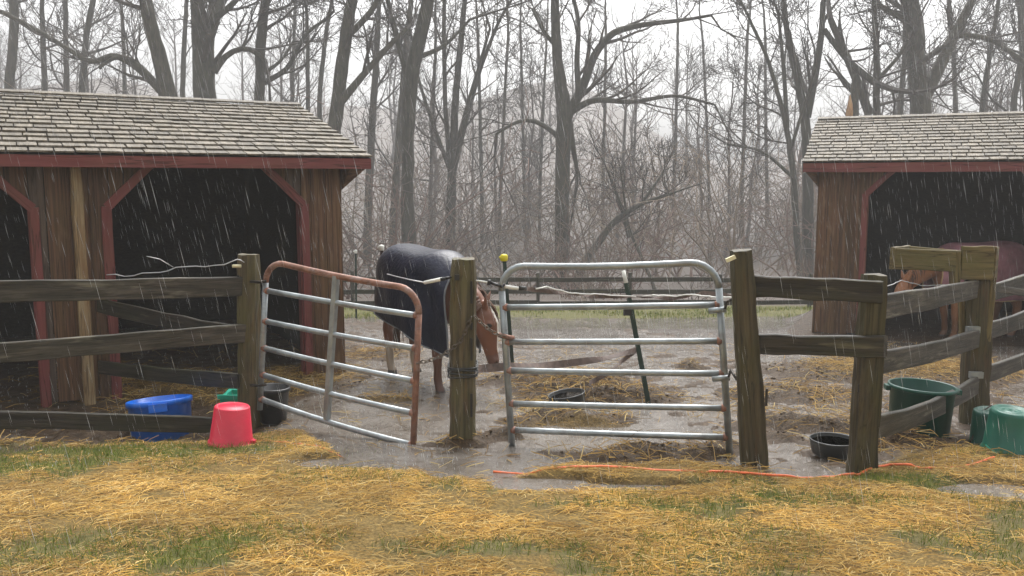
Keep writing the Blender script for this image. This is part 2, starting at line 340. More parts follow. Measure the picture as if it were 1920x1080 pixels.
straw_m = np.clip(np.maximum(fore * (1 - gr) * (1 - pud * 0.75), hay * 0.8), 0, 1)
grass_m = np.clip(np.maximum(gr * np.maximum(fore, 0.9 * ell(gxf, gyf, 240, 855, 1.4, 0.4)), farg * 0.8), 0, 1)
wood_m = sstep(24, 27, gyf)
heap_m = np.clip(mounds(gxf, gyf) * 14, 0, 1)
nx, ny = len(ax), len(ay); idx = np.arange(nx * ny).reshape(ny, nx)
GF = np.stack([idx[:-1, :-1].ravel(), idx[:-1, 1:].ravel(), idx[1:, 1:].ravel(), idx[1:, :-1].ravel()], 1)
gme = mesh_np('ground', np.stack([gxf, gyf, GZ], 1), GF, True, np.stack([straw_m, grass_m, wood_m], 1), 'cover')
ha_ = gme.attributes.new('heap', 'FLOAT', 'POINT'); ha_.data.foreach_set('value', heap_m.astype(np.float32))
gm, t, b = nt('muddy_ground')
a = N(t, 'Attribute', attribute_name='cover'); sp = t.nodes.new('ShaderNodeSeparateColor'); t.links.new(a.outputs['Color'], sp.inputs[0])
v = coords(t, 'Object', rnd=False)
nA = N(t, 'TexNoise', Scale=9.0, Detail=8, Roughness=0.7); t.links.new(v, nA.inputs['Vector'])
nB = N(t, 'TexNoise', Scale=2.2, Detail=5, Roughness=0.6); t.links.new(v, nB.inputs['Vector'])
nC = N(t, 'TexNoise', Scale=60.0, Detail=4, Roughness=0.7); t.links.new(v, nC.inputs['Vector'])
mudc = ramp(t, [(0.3, (0.030, 0.020, 0.012)), (0.55, (0.080, 0.054, 0.033)), (0.75, (0.15, 0.105, 0.064))]); t.links.new(nA.outputs[0], mudc.inputs[0])
strc = ramp(t, [(0.3, (0.06, 0.042, 0.016)), (0.5, (0.16, 0.108, 0.036)), (0.72, (0.34, 0.225, 0.07))]); t.links.new(nC.outputs[0], strc.inputs[0])
grc = ramp(t, [(0.3, (0.055, 0.055, 0.018)), (0.7, (0.17, 0.17, 0.045))]); t.links.new(nA.outputs[0], grc.inputs[0])
lit = ramp(t, [(0.3, (0.065, 0.050, 0.040)), (0.7, (0.15, 0.12, 0.098))]); t.links.new(nA.outputs[0], lit.inputs[0])
hp_ = N(t, 'Attribute', attribute_name='heap'); hpc = ramp(t, [(0.34, (0.014, 0.008, 0.004)), (0.52, (0.055, 0.033, 0.015)), (0.70, (0.15, 0.095, 0.038))]); t.links.new(nC.outputs[0], hpc.inputs[0])
mc_ = mixc(t, hp_.outputs['Fac'], mudc.outputs[0], hpc.outputs[0])
c = mixc(t, sp.outputs[0], mc_, strc.outputs[0]); c = mixc(t, sp.outputs[1], c, grc.outputs[0]); c = mixc(t, sp.outputs[2], c, lit.outputs[0])
t.links.new(c, b.inputs['Base Color'])
rr = N(t, 'MapRange'); rr.inputs[3].default_value = 0.48; rr.inputs[4].default_value = 0.85; b.inputs['Specular IOR Level'].default_value = 0.14
mx_ = N(t, 'Math', operation='MAXIMUM'); t.links.new(sp.outputs[0], mx_.inputs[0]); t.links.new(sp.outputs[1], mx_.inputs[1]); t.links.new(mx_.outputs[0], rr.inputs[0]); t.links.new(rr.outputs[0], b.inputs['Roughness'])
bp = N(t, 'Bump', Strength=0.9, Distance=0.04); t.links.new(nA.outputs[0], bp.inputs['Height']); t.links.new(bp.outputs[0], b.inputs['Normal'])
tag(link('ground', gme, gm), kind='structure')

wx = np.concatenate([np.arange(-14, -5, 0.5), np.arange(-5, 5.5, 0.1), np.arange(5.5, 14.1, 0.5)]); wy = np.concatenate([np.arange(4.0, 10, 0.1), np.arange(10, 18.6, 0.25)])
WX, WY = np.meshgrid(wx, wy); ii = np.arange(WX.size).reshape(WX.shape)
WF = np.stack([ii[:-1, :-1].ravel(), ii[:-1, 1:].ravel(), ii[1:, 1:].ravel(), ii[1:, :-1].ravel()], 1)
wme = mesh_np('water', np.stack([WX.ravel(), WY.ravel(), base_z(WX.ravel(), WY.ravel())], 1), WF, True)
wm, t, b = nt('rain_puddle_water')
v = coords(t, 'Object', rnd=False)
vo = N(t, 'TexVoronoi', Scale=16.0, Randomness=1.0); t.links.new(v, vo.inputs['Vector'])
ml = N(t, 'Math', operation='MULTIPLY'); ml.inputs[1].default_value = 26.0; t.links.new(vo.outputs['Distance'], ml.inputs[0])
sn = N(t, 'Math', operation='SINE'); t.links.new(ml.outputs[0], sn.inputs[0])
fo = N(t, 'MapRange'); fo.inputs[1].default_value = 0.0; fo.inputs[2].default_value = 0.55; fo.inputs[3].default_value = 1.0; fo.inputs[4].default_value = 0.0; t.links.new(vo.outputs['Distance'], fo.inputs[0])
mu = N(t, 'Math', operation='MULTIPLY'); t.links.new(sn.outputs[0], mu.inputs[0]); t.links.new(fo.outputs[0], mu.inputs[1])
nz = N(t, 'TexNoise', Scale=45.0, Detail=5, Roughness=0.7); t.links.new(v, nz.inputs['Vector'])
ad = N(t, 'Math', operation='ADD'); t.links.new(mu.outputs[0], ad.inputs[0]); t.links.new(nz.outputs[0], ad.inputs[1])
bp = N(t, 'Bump', Strength=0.5, Distance=0.006); t.links.new(ad.outputs[0], bp.inputs['Height']); t.links.new(bp.outputs[0], b.inputs['Normal'])
n4 = N(t, 'TexNoise', Scale=2.2, Detail=8, Roughness=0.68); t.links.new(v, n4.inputs['Vector'])
wr = ramp(t, [(0.32, (0.085, 0.070, 0.054)), (0.5, (0.15, 0.13, 0.11)), (0.68, (0.23, 0.212, 0.19))]); t.links.new(n4.outputs[0], wr.inputs[0]); t.links.new(wr.outputs[0], b.inputs['Base Color'])
b.inputs['Roughness'].default_value = 0.06; b.inputs['IOR'].default_value = 1.36
tag(link('water', wme, wm), kind='structure')

# ------------------------------------------------------------------ boards and posts
def board_mesh(L, w, th, n=6, seed=0, rag=0.004, sag=0.0, ragend=0.0):
    """local x along the grain from 0 to L, z the width, y the thickness"""
    rg = random.Random(seed); v = []; f = []; bv = min(w, th) * 0.14
    for i in range(n + 1):
        x = L * i / n; s = -sag * 4 * (i / n) * (1 - i / n); dz0 = rg.uniform(-rag, rag); dz1 = rg.uniform(-rag, rag); dy = rg.uniform(-rag, rag) * 0.5
        a, c, e, g = -w/2 + dz0 + s, w/2 + dz1 + s, -th/2 + dy, th/2 + dy
        ring = [(e, a + bv), (e + bv, a), (g - bv, a), (g, a + bv), (g, c - bv), (g - bv, c), (e + bv, c), (e, c - bv)]
        rx = rg.uniform(-ragend, ragend) if i in (0, n) else 0
        v += [(x + rx + (rg.uniform(-ragend, ragend) if i in (0, n) else 0), p, q) for p, q in ring]
    for i in range(n):
        for k in range(8): l = (k + 1) % 8; f.append((i*8+k, (i+1)*8+k, (i+1)*8+l, i*8+l))
    f.append(tuple(range(8))); f.append(tuple(n*8+k for k in range(8))[::-1])
    return MB().add(v, f).mesh('board')
def frame(p0, p1, side=None):
    p0, p1 = Vector(p0), Vector(p1); x = (p1 - p0).normalized()
    s = Vector(side) if side is not None else Vector((0, 0, 1))
    z = (s - x * s.dot(x)).normalized(); y = z.cross(x)
    m = Matrix((x, y, z)).transposed().to_4x4(); m.translation = p0; return m
SEED = [1]
def board(name, p0, p1, w, th, mat, parent, up=None, n=6, rag=0.004, sag=0.0, ragend=0.0):
    SEED[0] += 1
    return link(name, board_mesh((Vector(p1) - Vector(p0)).length, w, th, n, SEED[0], rag, sag, ragend), mat, parent, frame(p0, p1, up))
def post_mesh(H, w, th, seed, taper=0.0, rag=0.006, sides=12, n=14):
    rg = random.Random(seed); v = []; f = []; ph = rg.uniform(0, 6)
    for i in range(n + 1):
        x = H * i / n; k = 1 - taper * i / n
        for j in range(sides):
            a = 2*math.pi*(j + 0.5)/sides; c, s = math.cos(a), math.sin(a)
            q = 1.0 / max(abs(c), abs(s)); q = min(q, 1.22)          # rounded square
            groove = 0.010 * max(0, math.sin(3*a + ph) - 0.85) / 0.15
            rr = 1 + rg.uniform(-rag, rag) / (w/2)
            if i >= n - 1: rr *= 0.985 if i == n - 1 else 0.90
            v.append((x + (rg.uniform(-0.006, 0.006) if i == n else 0), c*q*k*th/2*rr - c*groove, s*q*k*w/2*rr - s*groove))
    for i in range(n):
        for k in range(sides): l = (k+1) % sides; f.append((i*sides+k, (i+1)*sides+k, (i+1)*sides+l, i*sides+l))
    f.append(tuple(range(sides))); f.append(tuple(n*sides+k for k in range(sides))[::-1])
    return MB().add(v, f).mesh('post')
def post(name, p0, p1, w, th, mat, parent, face=(1, 0, 0), taper=0.0):
    SEED[0] += 1
    return link(name, post_mesh((Vector(p1) - Vector(p0)).length, w, th, SEED[0], taper), mat, parent, frame(p0, p1, face))

# ------------------------------------------------------------------ run-in sheds
def make_shed(label, corner, th, mirror, zt, zb, ridge_d, zr, s, L, jambs, seed, depth=None, pale=None):
    """local x along the front to the visible end (x = 0 at the visible front corner, inside is negative), y to the back, z up from the base"""
    rg = random.Random(seed); o = 0.35; depth = depth or ridge_d * 2 - 0.1
    root = empty('run_in_shed', corner, label, 'shed', 'open fronted wooden run-in sheds')
    W = Matrix.Translation(corner) @ Matrix.Rotation(th, 4, 'Z')
    sg = -1 if mirror else 1
    def P(x, y, z): return W @ Vector((x * sg, y, z))
    wall_top = zt + (zr - zt) * (o / (ridge_d + o)) - 0.02
    DIAG = wall_top - 0.56; REACH = 0.52
    def bottom(u):
        for a, c in jambs:
            if a < u < c:
                d = min(u - a, c - u); return DIAG + d if d < REACH else None
        return 0.02
    # wall boards of the front, cut along the corner braces
    cuts = [0.0]; 
    marks = sorted([0.0, L] + [q for a, c in jambs for q in (a, a + REACH, c - REACH, c)])
    for a, c in zip(marks[:-1], marks[1:]):
        if bottom((a + c) / 2) is None: continue
        x = a
        while x < c - 1e-6:
            w = min(rg.uniform(0.15, 0.21), c - x)
            if c - x - w < 0.06: w = c - x
            eps = 1e-5; b0, b1 = bottom(x + eps), bottom(x + w - eps); yo = rg.uniform(-0.004, 0.004); g = 0.004
            if b0 is not None and b1 is not None:
                x0, x1 = x + g, x + w - g; lo = 0 if b0 > 0.1 else rg.uniform(-0.02, 0.05)
                pts = [(x0, b0 + lo), (x1, b1 + lo), (x1, wall_top), (x0, wall_top)]
                B = frame(P(-x0, 0, 0), P(-x0, 0, 1), P(1, 0, 0) - P(0, 0, 0)); Bi = B.inverted()
                v = [Bi @ P(-q, yo - 0.022, z) for q, z in pts] + [Bi @ P(-q, yo, z) for q, z in pts]
                fc = [(0,1,2,3),(7,6,5,4),(0,4,5,1),(1,5,6,2),(2,6,7,3),(3,7,4,0)]
                if mirror: fc = [f[::-1] for f in fc]
                MB().add(v, fc).build('wall_board', M['board'] if rg.random() < 0.86 else M['board_grey'], root, B)
                if w > 0.1 and rg.random() < 0.6 and b1 < 0.1: board('batten', P(-x1 - 0.002, -0.034, 0.05), P(-x1 - 0.002, -0.034, wall_top), 0.035, 0.02, M['board'], root, P(1,0,0)-P(0,0,0))
            x += w
    # trim round the openings
    xd = P(1, 0, 0) - P(0, 0, 0); yd = P(0, 1, 0) - P(0, 0, 0)
    for a, c in jambs:
        for q, d in ((a, 1), (c, -1)):
            board('jamb_trim', P(-(q - d*0.035), -0.036, 0.0), P(-(q - d*0.035), -0.036, DIAG - 0.01), 0.085, 0.024, M['red'], root, xd)
            board('jamb_reveal', P(-(q + d*0.010), 0.06, 0.0), P(-(q + d*0.010), 0.06, DIAG - 0.005), 0.12, 0.018, M['red'], root, yd)
            board('brace_trim', P(-(q - d*0.025), -0.037, DIAG - 0.02), P(-(q + d*(REACH - 0.03)), -0.037, DIAG + REACH - 0.02), 0.085, 0.024, M['red'], root, xd)
    board('corner_trim', P(0.008, 0.05, 0.0), P(0.008, 0.05, wall_top), 0.12, 0.018, M['board'], root, yd)
    # the side wall with its gable and the hidden walls
    y = 0.12; 
    while y < depth:
        w = min(0.19, depth - y)
        for xs in (0.0, -L):
            zt_ = zt + (zr - zt) * ((o + min(y + w/2, 2*ridge_d - y - w/2)) / (ridge_d + o)) - 0.05
            board('side_board', P(xs, y + w/2, 0.02), P(xs, y + w/2, zt_), w - 0.006, 0.022, M['board'], root, yd, n=3)
        y += w
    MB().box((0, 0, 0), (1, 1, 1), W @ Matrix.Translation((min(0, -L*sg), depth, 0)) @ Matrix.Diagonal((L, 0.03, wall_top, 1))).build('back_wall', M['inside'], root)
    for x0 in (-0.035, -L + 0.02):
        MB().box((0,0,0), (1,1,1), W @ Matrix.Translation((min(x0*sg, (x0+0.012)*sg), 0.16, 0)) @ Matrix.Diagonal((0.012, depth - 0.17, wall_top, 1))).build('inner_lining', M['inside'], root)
    # roof: deck, fascia, rakes, shingles
    x0, x1 = -L - s, s
    slope = math.hypot(ridge_d + o, zr - zt)
    ey = -o
    rb = MB(); tk = 0.03
    def rp(x, k, dz): return P(x, ey + (ridge_d + o) * k, zt + (zr - zt) * k + dz)
    def rp2(x, k, dz): return P(x, ridge_d + (ridge_d + o) * (1 - k), zt + (zr - zt) * k + dz)
    for fn in (rp, rp2):
        q = [fn(x0, 0, -tk), fn(x1, 0, -tk), fn(x1, 1, -tk), fn(x0, 1, -tk), fn(x0, 0, -0.004), fn(x1, 0, -0.004), fn(x1, 1, -0.004), fn(x0, 1, -0.004)]
        rb.add(q, [(0,3,2,1),(4,5,6,7),(0,1,5,4),(1,2,6,5),(2,3,7,6),(3,0,4,7)])
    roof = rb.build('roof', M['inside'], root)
    fh = zt - zb
    board('fascia', P(x0, ey + 0.0, zb + fh*0.46), P(x1, ey + 0.0, zb + fh*0.46), fh*0.92, 0.026, M['red'], root)
    for xs in (x1 - 0.016,):
        board('rake_board', rp(xs, 0.01, -fh*0.52), rp(xs, 1.0, -fh*0.52), fh*0.86, 0.024, M['board'], root)
        board('rake_board', rp2(xs, 0.01, -fh*0.52), rp2(xs, 1.0, -fh*0.52), fh*0.86, 0.024, M['board'], root)
    # soffit board under the overhang and the little return at the end
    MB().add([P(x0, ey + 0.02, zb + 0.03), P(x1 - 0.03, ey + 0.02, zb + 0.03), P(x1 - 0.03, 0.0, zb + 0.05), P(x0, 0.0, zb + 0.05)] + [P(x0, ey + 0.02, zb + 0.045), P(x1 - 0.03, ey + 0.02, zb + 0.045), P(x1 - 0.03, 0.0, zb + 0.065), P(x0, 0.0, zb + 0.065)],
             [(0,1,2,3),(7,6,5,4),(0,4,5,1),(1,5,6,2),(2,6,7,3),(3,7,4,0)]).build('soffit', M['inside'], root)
    q = [P(0.02, ey*0.9, zb + 0.025), P(s*0.9, ey*0.9, zb + 0.025), P(0.02, -0.03, zb - 0.22), P(0.02, 0.03, zb + 0.025), P(s*0.9, 0.03, zb + 0.025), P(0.02, 0.03, zb - 0.22)]
    MB().add(q, [(0,2,1),(3,4,5),(0,1,4,3),(1,2,5,4),(2,0,3,5)]).build('end_bracket', M['board'], root)
    # shingles: 300 nearest the visible end as pieces, the rest as one part
    meshes = []
    for k in range(5):
        rk = random.Random(seed * 10 + k); w = rk.uniform(0.165, 0.225); l = slope / 14 * 1.30; v = []
        tb = rk.uniform(0.014, 0.021); bv = 0.003
        for (yy, zz0, zz1) in ((0, 0.004, 0.004 + tb), (l*0.5, 0.003, 0.006 + tb*0.6), (l, 0.0, 0.004)):
            j = rk.uniform(-0.004, 0.004)
            v += [(-w/2, yy + j, zz0), (w/2, yy - j, zz0), (w/2 - bv, yy - j, zz1), (-w/2 + bv, yy + j, zz1)]
        f = [(0,1,2,3), (8,11,10,9)]
        for i in (0, 4):
            for a_ in range(4): b_ = (a_+1) % 4; f.append((i+a_, i+4+a_, i+4+b_, i+b_))
        me = MB().add(v, f).mesh('shingle'); me.materials.append(M['shingle']); meshes.append((me, w))
    Sx = (P(1, 0, 0) - P(0, 0, 0)) * sg; Sy = (rp(0, 1, 0) - rp(0, 0, 0)).normalized(); Sz = Sx.cross(Sy)
    items = []
    for row in range(14):
        x = x1 + rg.uniform(0.0, 0.02); first = True
        while x > x0 + 0.05:
            me, w = rg.choice(meshes); kx = 1.0
            if first and row % 2: kx = rg.uniform(0.5, 0.8)
            first = False
            wv = w * kx
            p = rp(x - wv/2, 0, 0) + Sy * (row * slope / 14 - 0.02 + rg.uniform(-0.006, 0.006)) + Sz * (0.010 + rg.uniform(0, 0.004))
            tilt = R(rg.uniform(-1.2, 1.2)); up = R(1.5 + rg.uniform(0, 1.6))
            B = Matrix((Sx, Sy, Sz)).transposed().to_4x4(); B.translation = p
            B = B @ Matrix.Rotation(tilt, 4, 'Z') @ Matrix.Rotation(-up, 4, 'X') @ Matrix.Diagonal((kx * 0.985, 1, 1, 1))
            items.append((abs(x - x1), me, B)); x -= wv + rg.uniform(0.002, 0.008)
    items.sort(key=lambda q: q[0])
    for _, me, B in items[:296]: link('shingle', me, None, roof, B)
    rest = MB()
    for _, me, B in items[296:]:
        rest.add([B @ vv.co for vv in me.vertices], [tuple(pp.vertices) for pp in me.polygons])
    if items[296:]: tag(rest.build('shingle_field', M['shingle'], roof), kind='stuff')
    for k in range(10):
        a, c = x0 + (x1 - x0) * k / 10, x0 + (x1 - x0) * (k + 1) / 10
        board('ridge_cap', rp(a, 0.985, 0.045), rp(c - 0.006, 0.985, 0.048), 0.13, 0.02, M['shingle'], roof, Sy, n=2)
    if pale is not None:
        post('prop_post', P(-pale, -0.10, -0.02), P(-pale, -0.09, zb + 0.02), 0.105, 0.10, M['pale_post'], root, xd)
    return root, P
lshed, LP = make_shed('weathered brown shed with two red-trimmed openings and a pale prop post', LC, R(30), False, 2.20 - LC.z, 2.08 - LC.z, 2.25, 2.93 - LC.z, 0.24, 5.7, [(0.44, 2.32), (3.0, 4.9)], 3, pale=2.60)
rshed, RP = make_shed('weathered brown shed sheltering the horse in the plum blanket', RC, R(-24), True, 2.235 - RC.z, 2.085 - RC.z, 1.9, 3.00 - RC.z, 0.22, 6.2, [(0.70, 3.05), (3.75, 5.8)], 7)

# ------------------------------------------------------------------ fences
def rail(parent, a, c, w, th, mat, n=8, sag=0.0, name='rail', ragend=0.012, rag=0.006):
    """a, c: (px, py of the middle, depth)"""
    return board(name, at(*a), at(*c), w, th, mat, parent, n=n, sag=sag, rag=rag, ragend=ragend)
def px_post(parent, top, base, Y, w, th, mat, face=(1, 0, 0), taper=0.0, sink=0.25, name='post'):
    a, c = at(base[0], base[1], Y), at(top[0], top[1], Y); d = (c - a).normalized()
    return post(name, a - d * sink, c, w, th, mat, parent, face, taper)
def mortise_shade(parent, x, y, Y, w, h, name='mortise_shade'):
    p = at(x, y, Y); MB().box((-w/2, -0.004, -h/2), (w/2, 0.004, h/2)).build(name, M['black_plastic'], parent, Matrix.Translation(p))  # flat black plate on the post face, the hole's shade given as colour
YL = 6.9
fl = empty('rail_fence', (-2.3, YL, gz(0, YL)), 'split rail fence with three sagging boards in front of the two-bay shed', 'fence')
px_post(fl, (466, 477), (468, 800), YL, 0.175, 0.17, M['post'])
px_post(fl, (-95, 480), (-90, 845), 5.9, 0.17, 0.17, M['post'])
rail(fl, (-80, 548, 5.86), (452, 537, 6.83), 0.155, 0.04, M['rail'], sag=0.004)
rail(fl, (-80, 668, 5.86), (460, 624, 6.83), 0.145, 0.04, M['rail'], sag=0.0)
rail(fl, (-80, 784, 5.86), (392, 797, 6.73), 0.130, 0.04, M['rail_dark'], sag=-0.004, ragend=0.03)
# the short return to the shed front
pj = LP(-2.60, -0.17, 0)
def face_depth(px): return pj.y if px < 250 else YL
rail(fl, (186, 572, pj.y - 0.03), (452, 628, YL - 0.02), 0.135, 0.035, M['rail_dark'], sag=0.01)
rail(fl, (188, 688, pj.y - 0.03), (455, 716, YL - 0.02), 0.13, 0.035, M['rail_dark'], sag=0.01)
for yy in (530, 622, 715): mortise_shade(fl, 447, yy, YL - 0.089, 0.018, 0.12)
MB().tube([at(436, 499, YL-0.1), at(452, 499, YL-0.1)], 0.013, 8).build('insulator', M['cream_plastic'], fl, smooth=True)

fm = empty('gate_post', gp(868, 833), 'square mossy timber post standing alone between the two metal gates', 'post')
px_post(fm, (869, 485), (867, 835), 6.05, 0.185, 0.18, M['post'])
for yy, h in ((548, 0.16), (612, 0.05), (655, 0.16), (760, 0.17)): mortise_shade(fm, 884, yy, 6.05 - 0.096, 0.016, h, 'slot_shade')
mortise_shade(fm, 857, 520, 6.05 - 0.096, 0.03, 0.04, 'slot_shade')
Yc = 6.05
fr = empty('rail_fence', gp(1415, 877), 'mossy timber fence with leaning posts and a wooden trough on its corner', 'fence')
Y1, Y2, Y3 = 5.35, 5.15, 6.75
px_post(fr, (1389, 469), (1415, 879), Y1, 0.175, 0.17, M['post'], taper=0.22)
px_post(fr, (1638, 515), (1615, 892), Y2, 0.165, 0.16, M['post'], taper=0.10)
px_post(fr, (1835, 515), (1825, 802), Y3, 0.19, 0.17, M['post'])
rail(fr, (1408, 536, Y1 - 0.0), (1652, 548, Y2 - 0.115), 0.135, 0.045, M['rail_dark'], n=6)
rail(fr, (1420, 645, Y1 - 0.0), (1660, 650, Y2 - 0.115), 0.125, 0.045, M['rail_dark'], n=6)
rail(fr, (1645, 576, Y2 + 0.02), (1830, 542, Y3 - 0.12), 0.150, 0.04, M['rail'], sag=0.005)
rail(fr, (1640, 681, Y2 + 0.02), (1832, 634, Y3 - 0.12), 0.140, 0.04, M['rail'], sag=0.02)
rail(fr, (1640, 800, Y2 + 0.02), (1830, 722, Y3 - 0.12), 0.140, 0.04, M['rail'], sag=0.045)
px_post(fr, (2030, 470), (2022, 735), 8.6, 0.17, 0.17, M['post'])
rail(fr, (1850, 551, Y3 + 0.02), (2026, 485, 8.5), 0.14, 0.04, M['rail'], sag=0.03)
rail(fr, (1845, 622, Y3 + 0.02), (2024, 552, 8.5), 0.14, 0.04, M['rail'], sag=0.03)
rail(fr, (1840, 705, Y3 + 0.02), (2022, 625, 8.5), 0.14, 0.04, M['rail'], sag=0.03)
rail(fr, (1855, 540, Y3 + 0.05), (1960, 556, 7.6), 0.06, 0.03, M['rail'], n=3)
for x, y, Y in ((1812, 540, Y3-0.1), (1812, 640, Y3-0.1)): mortise_shade(fr, x, y, Y, 0.022, 0.13)
mortise_shade(fr, 1437, 745, Y1 - 0.088, 0.014, 0.11); mortise_shade(fr, 1611, 728, Y2 - 0.06, 0.016, 0.05)
for xx, yy in ((1812, 618), (1818, 703)): MB().box((-0.05, -0.02, -0.025), (0.05, 0.02, 0.025)).build('rail_clamp', M['galv'], fr, Matrix.Translation(at(xx + 12, yy, Y3 - 0.13)))
tr = MB()
board('trough_side', at(1672, 484, Y3 - 0.30), at(1796, 490, Y3 - 0.16), 0.165, 0.035, M['trough'], fr, n=4)
board('trough_side', at(1700, 480, Y3 - 0.02), at(1812, 488, Y3 + 0.10), 0.160, 0.035, M['trough'], fr, n=4)
board('trough_end', at(1672, 484, Y3 - 0.32), at(1702, 479, Y3 - 0.00), 0.165, 0.032, M['trough'], fr, n=3)
board('trough_floor', at(1690, 497, Y3 - 0.13), at(1800, 503, Y3 - 0.0), 0.025, 0.20, M['trough'], fr, n=3)
board('trough_leg', at(1790, 472, Y3 - 0.14), at(1790, 536, Y3 - 0.14), 0.055, 0.09, M['trough'], fr, (1, 0, 0), n=3)
board('corner_cheek', at(1802, 493, Y3 - 0.135), at(1862, 493, Y3 - 0.125), 0.265, 0.03, M['trough'], fr, n=3)
board('corner_cheek', at(1863, 496, Y3 - 0.11), at(1868, 493, Y3 + 0.16), 0.27, 0.03, M['trough'], fr, n=3)
board('corner_prop', at(1861, 520, Y3 - 0.06), at(1850, 640, Y3 - 0.06), 0.05, 0.045, M['trough'], fr, (1, 0, 0), n=3)
board('corner_prop', at(1803, 562, Y3 + 0.02), at(1803, 630, Y3 + 0.02), 0.04, 0.045, M['trough'], fr, (1, 0, 0), n=3)
MB().box((-0.03, -0.012, -0.012), (0.03, 0.012, 0.012)).build('insulator', M['cream_plastic'], fr, Matrix.Translation(at(1370, 485, Y1 - 0.06)) @ Matrix.Rotation(R(-25), 4, 'Y'))

# far three-rail fence at the bottom of the paddock
ff = empty('rail_fence', (1.0, 22.5, gz(0, 22.5)), 'low brown three-rail fence along the edge of the woods', 'fence')
xs = list(np.arange(-14, 22, 2.45)); FY = lambda x: 22.5 + 0.05 * x
rg = random.Random(5)
tops = []
for x in xs:
    y = FY(x); g = gz(0, y); tp = g + 0.96 + rg.uniform(-0.03, 0.05); tops.append((x, y, g))
    post('post', (x, y, g - 0.2), (x + rg.uniform(-0.02, 0.02), y, tp), 0.10, 0.10, M['rail'], ff)
for (xa, ya, ga), (xb, yb, gb) in zip(tops[:-1], tops[1:]):
    for h in (0.17, 0.47, 0.79): board('rail', (xa, ya - 0.06, ga + h + rg.uniform(-0.02, 0.02)), (xb - 0.01, yb - 0.06, gb + h + rg.uniform(-0.02, 0.02)), 0.12, 0.03, M['rail_dark'], ff, n=3)

# ------------------------------------------------------------------ tubular gates
def arc(c, a, b, n=7):
    """quarter bend from c+a to c+b"""
    return [c + a * math.cos(t) + b * math.sin(t) for t in np.linspace(0, math.pi/2, n)]
def gate(name, label, TL, TR, BR, BL, rails, mats, brace=None, foot=0.06, r=0.024):
    """corner points of the frame's centre line; rails as pairs of fractions up the two uprights"""
    root = empty(name, (BL + BR) / 2, label, 'gate', 'tubular metal gates')
    rad = 0.17; ux = (TR - TL).normalized(); dl = (BL - TL).normalized(); dr = (BR - TR).normalized()
    left = [BL + dl * foot, BL * 0.5 + TL * 0.5, TL + dl * rad]
    bendl = arc(TL + dl*rad + ux*rad, -ux*rad, -dl*rad); bendr = arc(TR + dr*rad - ux*rad, -dr*rad, ux*rad)
    right = [TR + dr * rad, BR * 0.5 + TR * 0.5, BR + dr * foot]
    sagp = [(bendl[-1]) * (1 - k) + bendr[0] * k + Vector((0, 0, -0.012 * math.sin(math.pi * k * 1.0))) for k in (0.2, 0.4, 0.6, 0.8)]
    MB().tube(bendl + sagp + bendr, r * 1.02, 12).build('top_rail', mats[0], root, smooth=True)
    MB().tube(left, r, 12).build('upright', mats[1], root, smooth=True); MB().tube(right, r, 12).build('upright', mats[2], root, smooth=True)
    for k, (fa, fb, sag) in enumerate(rails):
        a = BL.lerp(TL, fa) + ux * 0.012; c = BR.lerp(TR, fb) - ux * 0.012
        rl = MB().tube([a.lerp(c, q) + Vector((0, 0, -sag * math.sin(math.pi * q))) for q in np.linspace(0, 1, 7)], r * 0.92, 12).build('cross_rail', M['galv'], root, smooth=True)
        for p, q in ((a, ux), (c, -ux)):
            MB().tube([p - q * 0.01, p + q * 0.022], r * 1.12, 12).build('weld_collar', M['rust'], rl, smooth=True)
    if brace is not None:
        f, wdt = brace; a = TL.lerp(TR, f) + Vector((0, 0, -0.01)); c = BL.lerp(BR, f - 0.02)
        nrm = ux.cross(Vector((0, 0, 1)))
        board('brace_strap', a + nrm * 0.0, c, wdt, 0.050, M['galv'], root, ux, n=4, rag=0.001)
    return root, ux
TL, BL = at(500, 489, 6.75), at(488, 748, 6.75); TR, BR = at(787, 545, 6.05), at(775, 835, 6.05)
g1, ux1 = gate('tube_gate', 'bent metal tube gate with rusty top rail, standing ajar beside the corner of the shed', TL, TR, BR, BL,
               [(0.0, 0.0, 0.02), (0.18, 0.21, 0.015), (0.375, 0.42, 0.01), (0.57, 0.63, 0.008), (0.79, 0.84, 0.006)], (M['rust'], M['galv'], M['rust']), brace=(0.48, 0.045), foot=0.09)
for yy, d in ((528, 0), (722, 0)): MB().tube([at(470, yy, 6.80), at(486, yy + 1, 6.74), at(498, yy - 1, 6.70)], 0.012, 8).build('hinge', M['dark_metal'], g1, smooth=True)
TL, BL = at(938, 500, 5.98), at(958, 806, 5.98); TR, BR = at(1345, 492, 5.62), at(1366, 820, 5.62)
g2, ux2 = gate('tube_gate', 'grey galvanised tube gate chained shut beside the lone timber post', TL, TR, BR, BL,
               [(0.0, 0.0, 0.004), (0.165, 0.17, 0.003), (0.37, 0.37, 0.004), (0.545, 0.557, 0.003), (0.755, 0.762, 0.003)], (M['galv'], M['galv'], M['galv']), foot=0.12)
for yy, x0 in ((580, 1345), (708, 1352)):
    MB().tube([at(x0 - 16, yy + 3, 5.60), at(x0 + 16, yy, 5.56)], 0.020, 8).build('hinge_band', M['galv'], g2, smooth=True)
    MB().tube([at(x0 + 14, yy, 5.56), at(x0 + 18, yy - 14, 5.5), at(x0 + 30, yy - 20 if yy < 600 else yy + 4, 5.42)], 0.009, 8).build('hinge_pin', M['dark_metal'], g2, smooth=True)
MB().tube([at(936, 628, 5.98), at(950, 632, 5.94), at(962, 634, 5.98)], 0.019, 8).build('chain_clamp', M['rust'], g2, smooth=True)

